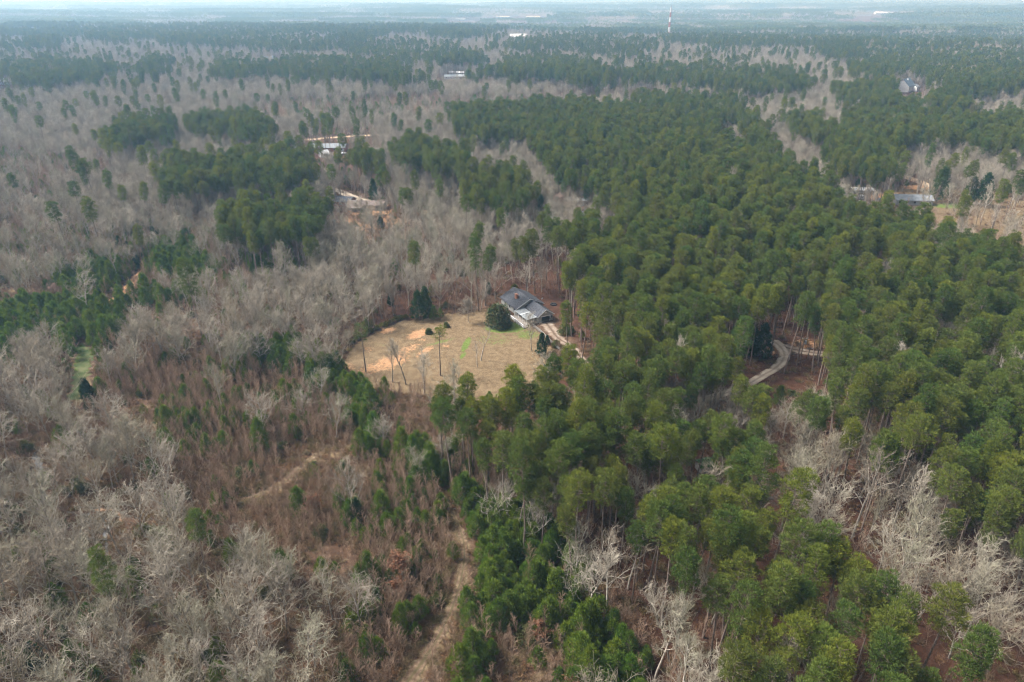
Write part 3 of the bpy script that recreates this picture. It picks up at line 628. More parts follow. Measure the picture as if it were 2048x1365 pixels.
# open sided machine shed with a white roof, and a boat-like trailer beneath
def machine_shed():
    b_ = at(1728, 391); t = empty('machine_shed', b_, math.radians(-3)); tagp(t, 'open sided shed with white flat roof beside the sandy yard', 'shed')
    MB().slab([(-6, 0, 2.8), (6, 0, 2.8), (6, 5, 3.3), (-6, 5, 3.3)], .15).build('roof', M['white'], t)
    for x in (-5.7, -1.9, 1.9, 5.7):
        MB().bar((x, .3, 0), (x, .3, 2.7), .1).build('post', M['pole'], t); MB().bar((x, 4.7, 0), (x, 4.7, 3.1), .1).build('post', M['pole'], t)
    MB().box(-5.8, 5.8, 4.85, 4.95, 0, 2.6).build('back_wall', M['roofgrey'], t)
    FOOT.append((b_.x, b_.y + 3, 11)); CLEAR.append((1706, 374, 1750, 398, b_.y, .25))
machine_shed()
def camper(px, py, rz, label, L=6.5):
    b_ = at(px, py); t = empty('camper_trailer', b_, math.radians(rz)); tagp(t, label, 'camper')
    m = MB(); n = 8; pr = [(-L / 2, .5), (-L / 2 + .1, 1.9), (-L / 2 + .8, 2.55), (L / 2 - .9, 2.6), (L / 2 - .1, 1.9), (L / 2, .9), (L / 2 - .3, .5)]
    k = len(pr); m.add([(x, -1.15, z) for x, z in pr] + [(x, 1.15, z) for x, z in pr], [tuple(range(k)), tuple(range(2 * k - 1, k - 1, -1))] + [((i + 1) % k, i, k + i, k + (i + 1) % k) for i in range(k)])
    m.build('body', M['white'], t, bevel=.06)
    for x in (-1.5, 1.2): MB().box(x - .5, x + .5, -1.17, -1.153, 1.4, 1.95).build('window', M['glass'], t)
    for s_ in (-1, 1):
        w_ = MB(); w_.bar((-.2, s_ * 1.0, .36), (-.2, s_ * 1.22, .36), .36, n=14); w_.build('wheel', M['black'], t)
    MB().bar((L / 2 - .2, 0, .5), (L / 2 + 1.1, 0, .45), .05).build('tow_bar', M['can'], t)
camper(1717, 400, 12, 'white camper trailer parked in front of the open shed')
camper(700, 316, -20, 'white camper trailer parked by the long grey roofed house', 5.5)
def car(px, py, rz, label, m, name='parked_car'):
    b_ = at(px, py); t = empty(name, (b_.x, b_.y, .06 + float(height(b_.x, b_.y))), math.radians(rz)); tagp(t, label, 'car')
    pr = [(-2.2, .35), (-2.2, .85), (-1.7, .95), (-1.1, 1.42), (.5, 1.45), (1.2, .98), (2.1, .85), (2.25, .55), (2.2, .35)]; k = len(pr)
    q = MB(); q.add([(x, -.82 + (.12 if z > 1 else 0), z) for x, z in pr] + [(x, .82 - (.12 if z > 1 else 0), z) for x, z in pr], [tuple(range(k)), tuple(range(2 * k - 1, k - 1, -1))] + [((i + 1) % k, i, k + i, k + (i + 1) % k) for i in range(k)])
    q.build('body', m, t, bevel=.05)
    MB().add([(.53, -.66, 1.42), (.53, .66, 1.42), (1.17, .74, 1.02), (1.17, -.74, 1.02), (.56, -.66, 1.45), (.56, .66, 1.45), (1.2, .74, 1.05), (1.2, -.74, 1.05)], [(4, 5, 6, 7), (3, 2, 1, 0), (0, 1, 5, 4), (2, 3, 7, 6)]).build('windscreen', M['glass'], t)
    for x in (-1.4, 1.4):
        for s_ in (-1, 1):
            w_ = MB(); w_.bar((x, s_ * .66, .33), (x, s_ * .86, .33), .33, n=12); w_.build('wheel', M['black'], t)
car(1762, 402, 4, 'dark car parked on the sand between the open shed and the grey roofed field house', M['tarp'])
car(1720, 407, 20, 'pale car parked under the camper trailer in the sandy yard', M['white'])
car(688, 309, 30, 'white car parked by the long grey roofed house', M['white'])
car(1184, 407, 30, 'white car parked beside the trailer home under the pines', M['white'])
# lattice radio mast
def mast():
    b_ = atg(1336, 84); t = empty('radio_mast', b_); tagp(t, 'tall red and white banded radio mast standing above the far pines', 'radio mast')
    top = b_.y * .0415; n = 7
    sc = b_.y * .0019
    for k in range(n):
        z0, z1 = top * k / n, top * (k + 1) / n - .3
        q = MB(); w0 = sc * (1 - .62 * k / n); w1 = sc * (1 - .62 * (k + 1) / n)
        for i in range(3):
            a = 2.09 * i + .4; a2 = 2.09 * (i + 1) + .4
            q.bar((w0 * math.cos(a), w0 * math.sin(a), z0), (w1 * math.cos(a), w1 * math.sin(a), z1), .55, 5)
            for j in range(4):
                f0, f1 = j / 4, (j + 1) / 4
                q.bar((w0 * math.cos(a), w0 * math.sin(a), z0 + (z1 - z0) * f0), (w1 * math.cos(a2), w1 * math.sin(a2), z0 + (z1 - z0) * f1), .36, 4)
                q.bar((w0 * math.cos(a2), w0 * math.sin(a2), z0 + (z1 - z0) * f0), (w1 * math.cos(a), w1 * math.sin(a), z0 + (z1 - z0) * f1), .36, 4)
        q.build('mast_section', M['white'] if k % 2 == 0 else M['red'], t)
    MB().bar((0, 0, top - .5), (0, 0, top + 6), .35, 6).build('antenna', M['can'], t)
    CLEAR.append((1328, 25, 1345, 72, b_.y, 0))
mast()
# power poles
def pole(px, py, hgt, label, trans):
    b_ = at(px, py); t = empty('power_pole', b_); tagp(t, label, 'power pole')
    MB().bar((0, 0, 0), (.1, 0, hgt), .15, 8, .1).build('post', M['pole'], t)
    MB().box(-.9, 1.1, -.06, .06, hgt - .75, hgt - .62).build('crossarm', M['can'], t)
    if trans:
        MB().bar((.55, -.1, hgt - 2.6), (.55, -.1, hgt - 1.5), .3, 12).build('transformer', M['can'], t)
    for x in (-.8, 1.0): MB().bar((x, 0, hgt - .62), (x, 0, hgt - .42), .06, 8).build('insulator', M['white'], t)
    FOOT.append((b_.x, b_.y, 2)); return b_
pa = pole(1601, 716, 7.5, 'tall power pole with grey transformer beside the dirt road', True)
pb = pole(1615, 717, 4.2, 'shorter bare pole right of the transformer pole by the dirt road', False)
CLEAR.append((1514, 664, 1640, 750, 215, .0)); CLEAR.append((1594, 668, 1622, 720, 230, 0))
wv = MB(); e_ = at(1572, 692, 0)
for k in range(8):
    f0, f1 = k / 8, (k + 1) / 8
    g0 = Vector((pa.x, pa.y, 7.0)).lerp(Vector((e_.x, e_.y, .1)), f0); g1 = Vector((pa.x, pa.y, 7.0)).lerp(Vector((e_.x, e_.y, .1)), f1); wv.bar(g0, g1, .04, 4)
tagp(wv.build('guy_wire', M['tan']), 'yellowish guy wire slanting down from the transformer pole', 'cable')
# rail fence beside the driveway
def fence(pts, label, posts=2.4, m='white'):
    P = [at(*p) for p in pts]; t = empty('rail_fence', P[0]); tagp(t, label, 'fence'); rl = MB()
    for a, b_ in zip(P[:-1], P[1:]):
        n = max(1, round((b_ - a).length / posts))
        for k in range(n + (b_ is P[-1])):
            q = a.lerp(b_, k / n) - P[0]; MB().bar(q, q + Vector((0, 0, 1.25)), .09, 6).build('post', M['deck'], t)
        for z in (.5, .85, 1.2): rl.bar(a - P[0] + Vector((0, 0, z)), b_ - P[0] + Vector((0, 0, z)), .05, 4)
    rl.build('rail', M[m], t)
fence([(1066, 655), (1078, 664), (1090, 675), (1100, 686), (1112, 697), (1126, 708)], 'weathered rail fence running beside the gravel driveway', m='siding')
# fire ring behind the house, log and pale stone in the bottom land
def ring():
    b_ = at(1107, 610); t = empty('fire_ring', b_); tagp(t, 'low dark round fire ring on the brown yard behind the house', 'fire ring')
    q = MB()
    for k in range(14):
        a = 2 * math.pi * k / 14; c = Vector((1.0 * math.cos(a), 1.0 * math.sin(a), 0)); q.box(c.x - .2, c.x + .2, c.y - .17, c.y + .17, 0, .35 + .1 * (k % 3))
    q.build('stones', M['black'], t); MB().bar((0, 0, .02), (0, 0, .1), .85, 14).build('ash_bed', M['black'], t); FOOT.append((b_.x, b_.y, 3))
ring()
def log(px, py, L, rz, label, r=.2):
    b_ = at(px, py); q = MB(); d = Vector((math.cos(math.radians(rz)), math.sin(math.radians(rz)), .04)); a = -d * L / 2 + Vector((0, 0, r * .8)); 
    m_ = d * L * .1 + Vector((0, .1, r * .8)); e = d * L / 2 + Vector((0, 0, r * .8))
    q.bar(a, m_, r, 8, r * .8).bar(m_, e, r * .8, 8, r * .5).bar(m_, m_ + Vector((-.4, .8, .6)), r * .35, 6, r * .15)
    o = q.build('fallen_log', M['bark']); o.location = b_; tagp(o, label, 'log')
log(440, 742, 5, -25, 'pale fallen log lying in the brown scrub', .13)
log(28, 885, 7, 22, 'thick pale fallen log at the left edge of the hardwood bottom', .35)
log(860, 1065, 3.5, 60, 'broken white dead limb beside the woodland track', .12)
log(1005, 980, 3, 5, 'short white log on the red litter at the pine edge', .1)
log(1760, 508, 6, -30, 'fallen log beyond the bare trees beside the dry field', .3)
def rock(px, py, rx, ry, rz, label, seed):
    b_ = at(px, py); r_ = np.random.default_rng(seed); th = np.linspace(0, 2 * np.pi, 15)[:-1]; V = []; Fc = []
    for i, (zz, k) in enumerate(((-.1, 1.0), (rz * .6, 1.02), (rz, .72), (rz * 1.06, .3))):
        for a in th: j = 1 + (r_.random() - .5) * .3; V.append((rx * k * j * math.cos(a), ry * k * j * math.sin(a), zz))
    n = 14; Fc = [(i * n + j, i * n + (j + 1) % n, (i + 1) * n + (j + 1) % n, (i + 1) * n + j) for i in range(3) for j in range(n)] + [tuple(range(3 * n, 4 * n))]
    me = bpy.data.meshes.new('boulder'); me.from_pydata(V, [], Fc); me.materials.append(M['stone']); o = obj('boulder', me); o.location = b_; tagp(o, label, 'boulder')
rock(300, 1200, 2.6, 1.8, .7, 'big flat pale boulder under the bare hardwoods at the lower left', 3)
rock(215, 1178, 1.0, .8, .4, 'small pale boulder beside the lower end of the creek', 4)
rock(85, 968, .9, 1.1, .3, 'small grey boulder at the upper bend of the creek', 5)
CLEAR.append((270, 1180, 330, 1215, 105, .8)); CLEAR.append((902, 1030, 945, 1230, 150, .3)); CLEAR.append((840, 1240, 915, 1365, 118, .35)); CLEAR.append((205, 1030, 225, 1070, 125, 1.0)); CLEAR.append((70, 915, 95, 980, 150, .75))
CLEAR.append((694, 640, 1060, 745, 190, 0)); CLEAR.append((1098, 648, 1140, 700, 205, .25)); CLEAR.append((1132, 690, 1172, 728, 190, .2))
CLEAR.append((690, 425, 830, 455, 355, .5)); CLEAR.append((-20, 296, 212, 326, 535, .5)); CLEAR.append((600, 266, 760, 284, 575, .35)); CLEAR.append((480, 900, 645, 1000, 175, .6)); CLEAR.append((195, 560, 300, 612, 270, .35)); CLEAR.append((1800, 348, 1860, 375, 450, .3)); CLEAR.append((140, 700, 180, 790, 190, .65)); CLEAR.append((1130, 1040, 1290, 1180, 150, .55))

# ------------------------------------------------------------------ trees: the shapes
def norm(a): return a / np.maximum(np.linalg.norm(a, axis=-1, keepdims=True), 1e-6)

def tubes(A, B, r0, r1, k=3):
    """one open prism for every segment A-B"""
    A = np.asarray(A, float); B = np.asarray(B, float); r0 = np.asarray(r0, float); r1 = np.asarray(r1, float); n = len(A)
    d = norm(B - A); ref = np.where(np.abs(d[:, 2:3]) > .9, np.array([[1., 0, 0]]), np.array([[0, 0, 1.]]))
    u = norm(np.cross(d, ref)); v = np.cross(d, u)
    th = np.arange(k) * 2 * np.pi / k; c, s_ = np.cos(th), np.sin(th)
    ring = u[:, None, :] * c[None, :, None] + v[:, None, :] * s_[None, :, None]
    V = np.concatenate([A[:, None, :] + ring * r0[:, None, None], B[:, None, :] + ring * r1[:, None, None]], 1).reshape(-1, 3)
    b = np.arange(n)[:, None] * 2 * k; j = np.arange(k)[None, :]; j2 = (j + 1) % k
    return V, np.stack([b + j, b + j2, b + k + j2, b + k + j], -1).reshape(-1, 4)

def blades(C, D, L, Wd, rg, taper=.35):
    """narrow leaf-sized quads from C along D"""
    n = len(C); D = norm(D); s_ = norm(np.cross(D, rg.normal(size=(n, 3)))); L = np.broadcast_to(L, n)[:, None]; Wd = np.broadcast_to(Wd, n)[:, None]
    V = np.stack([C - s_ * Wd / 2, C + s_ * Wd / 2, C + D * L + s_ * Wd * taper / 2, C + D * L - s_ * Wd * taper / 2], 1).reshape(-1, 3)
    return V, np.arange(4 * n).reshape(n, 4)

def join(*vf):
    V = []; Fs = []; o = 0
    for v, f in vf: V.append(v); Fs.append(f + o); o += len(v)
    return np.concatenate(V), np.concatenate(Fs)

def polyl(p, d, L, n, rg, wob=.12, up=0.0):
    pts = [np.array(p, float)]; d = np.array(d, float); d /= np.linalg.norm(d)
    for i in range(n):
        d = d + rg.normal(size=3) * wob + np.array([0, 0, up]); d /= np.linalg.norm(d)
        pts.append(pts[-1] + d * L / n)
    return np.array(pts)

def addpoly(S_, pts, r0, r1):
    n = len(pts) - 1; rr = np.linspace(r0, r1, n + 1)
    for i in range(n): S_.append((pts[i], pts[i + 1], rr[i], rr[i + 1]))

def segmesh(S_, k=3): return tubes([a[0] for a in S_], [a[1] for a in S_], [a[2] for a in S_], [a[3] for a in S_], k)

def tall_pine(seed, Ht=25.0, Rc=2.2, cf=.42, ncl=54, nb=92, open_=0.0):
    rg = np.random.default_rng(seed); tr = polyl((0, 0, 0), (rg.normal() * .02, rg.normal() * .02, 1), Ht * .97, 8, rg, .018)
    S_ = []; addpoly(S_, tr, .24, .05)
    V, F_ = segmesh(S_, 6); S2 = []
    zb = Ht * (1 - cf); C = []; 
    def trunk_at(z): 
        t = np.clip(z / (Ht * .97), 0, .999) * 8; i = int(t); return tr[i] + (tr[i + 1] - tr[i]) * (t - i)
    ga = rg.random() * 6
    for i in range(ncl):
        t = ((i + .5) / ncl) ** .8; z = zb + (Ht - zb) * t
        prof = math.sqrt(max(0, 1 - ((t - .42) / .62) ** 2)) if t > .42 else .62 + .38 * (t / .42)
        ga += 2.4 + rg.normal() * .3; rad = Rc * prof * (1 - .62 * rg.random() ** 2.2) * (1 + rg.normal() * .12)
        p = np.array([math.cos(ga) * rad, math.sin(ga) * rad, z + .25 * rad * .3 + rg.normal() * .25]); p[:2] += trunk_at(z)[:2]
        b0 = trunk_at(max(z - rad * .35 - .3, zb * .9)); S2.append((b0, p, .055, .02)); C.append(p)
    for k in range(rg.integers(2, 6)):      # dead stubs below the crown
        z = zb * (.6 + .38 * rg.random()); a = rg.random() * 6.28; L = .6 + rg.random() * 1.2; b0 = trunk_at(z)
        S2.append((b0, b0 + np.array([math.cos(a) * L, math.sin(a) * L, .2]), .04, .015))
    V2, F2 = segmesh(S2, 3); tv, tf = join((V, F_), (V2, F2))
    C = np.array(C); cs = (.50 + rg.random(len(C)) * .42)[:, None, None] * np.array([1., 1, .66])
    q = norm(rg.normal(size=(len(C), nb, 3)) + np.array([0, 0, .45])); base = C[:, None, :] + q * cs * (.55 + .45 * rg.random((len(C), nb, 1)))
    out = norm(q + np.array([0, 0, .55]) + .35 * norm(C[:, None, :] - np.array([0, 0, (zb + Ht) / 2])) + rg.normal(size=q.shape) * .25)
    bv, bf = blades(base.reshape(-1, 3), out.reshape(-1, 3), .30 + .20 * rg.random(len(C) * nb), .088, rg, .35)
    return (tv, tf), (bv, bf)

def cone_pine(seed, Ht=6.5, Rc=1.7, ncl=60, nb=46, low=.08, bl=.34, bw=.09):
    rg = np.random.default_rng(seed); S_ = []; tr = polyl((0, 0, 0), (0, 0, 1), Ht, 4, rg, .02); addpoly(S_, tr, .09, .02); C = []
    ga = rg.random() * 6
    for i in range(ncl):
        t = ((i + .5) / ncl) ** 1.15; z = Ht * (low + (1 - low) * t); ga += 2.4 + rg.normal() * .3
        rad = Rc * (1 - t) ** .75 * (1 - .55 * rg.random() ** 2) * (.75 + .25 * min(1, t / .12)) + .06
        p = np.array([math.cos(ga) * rad, math.sin(ga) * rad, z + rad * .3]); S_.append((np.array([0, 0, z * .97]), p, .03, .012)); C.append(p)
    C = np.array(C); cs = (.30 + rg.random(len(C)) * .28)[:, None, None] * np.array([1., 1, 1.1]) * (Rc / 1.7)
    q = norm(rg.normal(size=(len(C), nb, 3)) + np.array([0, 0, .5])); base = C[:, None, :] + q * cs * rg.random((len(C), nb, 1))
    out = norm(q * .8 + np.array([0, 0, .9]) + rg.normal(size=q.shape) * .2)
    return segmesh(S_, 4), blades(base.reshape(-1, 3), out.reshape(-1, 3), bl * (.8 + .5 * rg.random(len(C) * nb)), bw, rg, .3)

def dome(seed, Ht, Rc, n, bl, bw, z0=.3, lobes=26):
    """a dense rounded evergreen: lobes of leaves over a dome"""
    rg = np.random.default_rng(seed); S_ = []; L_ = []
    q = norm(rg.normal(size=(lobes, 3))); q[:, 2] = np.abs(q[:, 2]) * .9
    C = np.stack([q[:, 0] * Rc * .68, q[:, 1] * Rc * .68, z0 + (Ht - z0) * (.08 + .72 * q[:, 2])], 1) * (1 + rg.normal(size=(lobes, 1)) * .13)
    C = np.concatenate([C, np.stack([.72 * Rc * np.cos(np.arange(8) * .785), .72 * Rc * np.sin(np.arange(8) * .785), np.full(8, z0 + Ht * .12)], 1)])
    for c in C: S_.append((np.array([0, 0, c[2] * .5]), c, .07 * Ht / 8, .02))
    S_.append((np.array([0, 0, 0.]), np.array([0, 0, Ht * .9]), .035 * Ht / 1.2, .03))
    k = n // len(C); rr = Rc * .36 * (.8 + .5 * rg.random((len(C), 1, 1)))
    d = norm(rg.normal(size=(len(C), k, 3)) + np.array([0, 0, .25])); base = C[:, None, :] + d * rr * (.6 + .4 * rg.random((len(C), k, 1))) * np.array([1, 1, .85])
    base[..., 2] = np.maximum(base[..., 2], .05)
    return segmesh(S_, 4), blades(base.reshape(-1, 3), (d + rg.normal(size=d.shape) * .5).reshape(-1, 3), bl, bw, rg, .6)

def bare(seed, Ht=15.0, form='round', n1=15, n2=6, n3=5, n4=1, tw=1.0, leaf=0):
    rg = np.random.default_rng(seed); T = []; Bq = []; lv = []
    lean = rg.normal(size=2) * .06
    st, el, l0, l1 = {'round': (.26, .75, .50, .22), 'tall': (.38, .95, .34, .13), 'vase': (.22, 1.1, .46, .2), 'spread': (.24, .7, .5, .26)}[form]
    tr = polyl((0, 0, 0), (lean[0], lean[1], 1), Ht * (.93 if form in ('tall', 'vase') else .8), 7, rg, .05 if form != 'spread' else .09)
    addpoly(T, tr, Ht * .0145, .03); ga = rg.random() * 6; pts = []
    for i in range(n1):
        t = st + (.97 - st) * ((i + .4) / n1) ** .9; u_ = t * 7; k = min(int(u_), 6); p = tr[k] + (tr[k + 1] - tr[k]) * (u_ - k)
        ga += 2.4 + rg.normal() * .35; e = el * (.75 + .5 * rg.random()) + .35 * (t - st); L = Ht * (l0 + (l1 - l0) * (t - st) / (1 - st)) * (.75 + .45 * rg.random())
        d = (math.cos(ga) * math.cos(e), math.sin(ga) * math.cos(e), math.sin(e))
        a = polyl(p, d, L, 5, rg, .16, .10); r = Ht * .0070 * (1.1 - .6 * t) ; addpoly(T, a, r, .03 * tw)
        for j in range(n2):
            f = .22 + .78 * (j + rg.random() * .6) / n2; f = min(f, .99) * 5; m = int(f); q = a[m] + (a[m + 1] - a[m]) * (f - m); dd = norm(a[m + 1] - a[m])
            d2 = dd + rg.normal(size=3) * .62 + np.array([0, 0, .18]); L2 = L * (.30 + .22 * rg.random())
            b = polyl(q, d2, L2, 3, rg, .16, .07); addpoly(Bq, b, .032 * tw, .019 * tw)
            for l in range(n3):
                g = (.15 + .85 * (l + rg.random()) / n3) ; g = min(g, .99) * 3; m2 = int(g); q2 = b[m2] + (b[m2 + 1] - b[m2]) * (g - m2)
                d3 = norm(b[m2 + 1] - b[m2]) + rg.normal(size=3) * .6 + np.array([0, 0, .12]); L3 = L2 * (.35 + .3 * rg.random())
                c = polyl(q2, d3, L3, 2, rg, .2, .05); addpoly(Bq, c, .024 * tw, .014 * tw); pts.append(c[-1]); pts.append(c[1])
                for _ in range(n4):
                    d4 = norm(c[2] - c[1]) + rg.normal(size=3) * .6; q3 = c[1] if _ else (c[1] + c[2]) / 2
                    e4 = q3 + norm(d4) * L3 * (.35 + .35 * rg.random()); Bq.append((q3, e4, .014 * tw, .010 * tw)); pts.append(e4)
    tv = segmesh(T, 4); bv = segmesh(Bq, 3)
    if not leaf: return tv, bv
    P = np.array(pts); sel = rg.integers(0, len(P), leaf); return tv, bv, blades(P[sel] + rg.normal(size=(leaf, 3)) * .12, rg.normal(size=(leaf, 3)), .2, .15, rg, .6)

def sapling(seed, Ht=6.5, n1=20, up=1.05, tw=1.0):
    rg = np.random.default_rng(seed); T = []; Bq = []
    tr = polyl((0, 0, 0), rg.normal(size=3) * .05 + np.array([0, 0, 1]), Ht, 5, rg, .05); addpoly(T, tr, .05, .014); ga = rg.random() * 6
    for i in range(n1):
        t = .18 + .8 * (i + rg.random()) / n1; u_ = min(t, .99) * 5; k = int(u_); p = tr[k] + (tr[k + 1] - tr[k]) * (u_ - k); ga += 2.4
        e = up * (.8 + .35 * rg.random()); L = Ht * (.34 - .24 * t) * (.8 + .5 * rg.random())
        a = polyl(p, (math.cos(ga) * math.cos(e), math.sin(ga) * math.cos(e), math.sin(e)), L, 3, rg, .12, .1); addpoly(Bq, a, .030 * tw, .015 * tw)
        for j in range(5):
            f = (.2 + .8 * (j + rg.random()) / 5); f = min(f, .99) * 3; m = int(f); q = a[m] + (a[m + 1] - a[m]) * (f - m)
            e4 = q + norm(norm(a[m + 1] - a[m]) + rg.normal(size=3) * .5 + np.array([0, 0, .2])) * L * (.25 + .25 * rg.random()); Bq.append((q, e4, .018 * tw, .010 * tw))
    return segmesh(T, 4), segmesh(Bq, 3)

def brush(seed, tw=1.0, Rb=1.1, Hb=1.3, n=46, leaf=70):
    rg = np.random.default_rng(seed); Q = []; P = []
    for i in range(n):
        a = rg.random() * 6.28; r = rg.random() * Rb * .7; p = np.array([r * math.cos(a), r * math.sin(a), 0]); e = .7 + rg.random() * .8
        b = polyl(p, (math.cos(a) * math.cos(e), math.sin(a) * math.cos(e), math.sin(e)), Hb * (.5 + .7 * rg.random()), 3, rg, .25); addpoly(Q, b, .016 * tw, .008 * tw)
        for j in range(4):
            m = rg.integers(0, 3); e4 = b[m] + norm(rg.normal(size=3) + np.array([0, 0, .5])) * .4; Q.append((b[m], e4, .010 * tw, .007 * tw)); P.append(e4)
    P = np.array(P); s_ = rg.integers(0, len(P), leaf)
    return join(segmesh(Q, 3), blades(P[s_] + rg.normal(size=(leaf, 3)) * .12, rg.normal(size=(leaf, 3)), .16, .12, rg, .7))

# prototypes: a list of (part name, mesh) for every variant of every kind
KIND = {}
def proto(kind, parts):
    KIND.setdefault(kind, []).append([(n, mesh_np(kind + '_' + n, v, f, [m])) for n, (v, f), m in parts])
for i in range(10):
    t, c = tall_pine(100 + i, Ht=(25, 23, 26, 24, 22, 25, 27, 23, 24, 26)[i], Rc=(2.1, 1.8, 2.3, 2.0, 1.6, 2.6, 1.8, 2.3, 1.9, 2.4)[i], cf=(.36, .30, .42, .32, .36, .27, .44, .33, .40, .29)[i], ncl=(58, 44, 64, 50, 42, 60, 54, 50, 60, 54)[i])
    proto('pine_tree', [('trunk', t, M['pinebark']), ('crown', c, M['pine'])])
for i in range(8):
    t, c = cone_pine(200 + i, Ht=(6.5, 5.5, 7.2, 6.0, 5, 7.6, 6.6, 4.4)[i], Rc=(2.2, 2.0, 2.4, 1.9, 1.9, 2.3, 2.5, 1.7)[i], ncl=(74, 52, 84, 40, 60, 96, 66, 34)[i], low=(.08, .12, .06, .2, .1, .05, .1, .22)[i])
    proto('young_pine', [('trunk', t, M['pinebark']), ('crown', c, M['young'])])
for i, f in enumerate(('round', 'tall', 'vase', 'round', 'tall', 'spread', 'tall', 'vase', 'round', 'spread')):
    t, c = bare(300 + i, Ht=(14, 17, 15, 13, 18, 14, 16, 13.5, 12, 13)[i], form=f)
    proto('bare_tree', [('trunk', t, M['bark']), ('branches', c, M['twig'])])
for i in range(8):
    t, c = sapling(400 + i, Ht=(6.5, 5.4, 7.5, 6, 7, 4.6, 8, 5.5)[i], up=(1.05, 1.15, 1.0, .8, 1.2, .9, 1.1, 1.0)[i])
    proto('bare_sapling', [('trunk', t, M['saptwig']), ('branches', c, M['saptwig'])])
for i in range(4):
    t, c = cone_pine(500 + i, Ht=(5.5, 6.5, 4.5, 7)[i], Rc=(1.6, 1.7, 1.5, 2.2)[i], ncl=80, nb=44, low=.03, bl=.24, bw=.16)
    proto('cedar_tree', [('trunk', t, M['pinebark']), ('crown', c, M['dark'])])
for i in range(4):
    t, c = dome(600 + i, (1.8, 2.4, 3.2, 2.2)[i], (1.2, 1.5, 2.0, 1.3)[i], 2200, .2, .15, z0=.1, lobes=14)
    proto('evergreen_bush', [('stems', t, M['brush']), ('foliage', c, M['olive'])])

# ------------------------------------------------------------------ trees: where they stand
CZ = dict(pine_tree=19, bare_tree=10, bare_sapling=4, young_pine=3.6, cedar_tree=3, evergreen_bush=1.2, brush=.8)
HT = dict(pine_tree=(14, 25, 2.8), bare_tree=(4, 15, 4.2), bare_sapling=(1, 6.5, 1.4), young_pine=(.5, 6.5, 1.7), cedar_tree=(.3, 6, 1.6), evergreen_bush=(0, 2.4, 1.4), brush=(0, 1.3, 1))
DENS = {  # zone: chance per candidate
 'pine_tree': dict(P=.88, B=.03, W=.004, L=.13, T=.045, s=.012, b=.02, E=.03, K=.02, F=.004),
 'bare_tree': dict(P=.10, B=.85, W=.60, L=.42, T=.55, s=.30, S=.035, R=.16, b=.85, V=.75, K=.14, E=.25, Y=.02, F=.12),
 'young_pine': dict(P=.03, B=.05, W=.05, s=.20, S=.13, R=.03, Y=1.0, F=.16, L=.01, b=.03, E=.05, T=.02),
 'bare_sapling': dict(P=.06, B=.30, W=.32, s=.75, S=.80, R=.35, Y=.10, F=.9, L=.14, b=.35, E=.5, T=.25, V=.12, K=.05),
 'cedar_tree': dict(P=.004, B=.006, W=.003, s=.012, S=.004, E=.55, L=.012, Y=.006, R=.004),
 'evergreen_bush': dict(P=.02, B=.05, W=.08, s=.07, S=.07, E=.30, L=.02, R=.01, Y=.05),
 'brush': dict(P=.22, B=.35, W=.62, s=.6, S=.85, E=.6, L=.08, R=.45, Y=.5, T=.3, V=.15, F=.7, b=.25, K=.1),
}
SP = dict(pine_tree=4.2, bare_tree=5.2, young_pine=2.3, bare_sapling=1.65, cedar_tree=3.4, evergreen_bush=3.0, brush=1.2)
BANDS = dict(pine_tree=((45, 700, 1), (700, 1300, 1.25), (1300, 2500, 1.7)), bare_tree=((45, 700, 1), (700, 1300, 1.3), (1300, 2500, 1.8)), young_pine=((45, 500, 1), (500, 900, 1.8)),
             bare_sapling=((45, 260, 1), (260, 520, 1.35), (520, 1350, 2.2)), cedar_tree=((45, 500, 1),), evergreen_bush=((45, 400, 1),), brush=((45, 200, 1), (200, 420, 1.7)))
roads = np.array(ROADS)
def blocked(x, y, pad):
    b = np.zeros(len(x), bool)
    px, py, _ = proj(x, y, np.zeros_like(x)); b |= inpoly(LAWN, px, py) & (y < 400)
    for i in range(0, len(roads)):
        b |= (x - roads[i, 0]) ** 2 + (y - roads[i, 1]) ** 2 < (roads[i, 2] / 2 + pad) ** 2
    for fx, fy, fr in FOOT: b |= (x - fx) ** 2 + (y - fy) ** 2 < fr ** 2
    return b
PLACED = {}
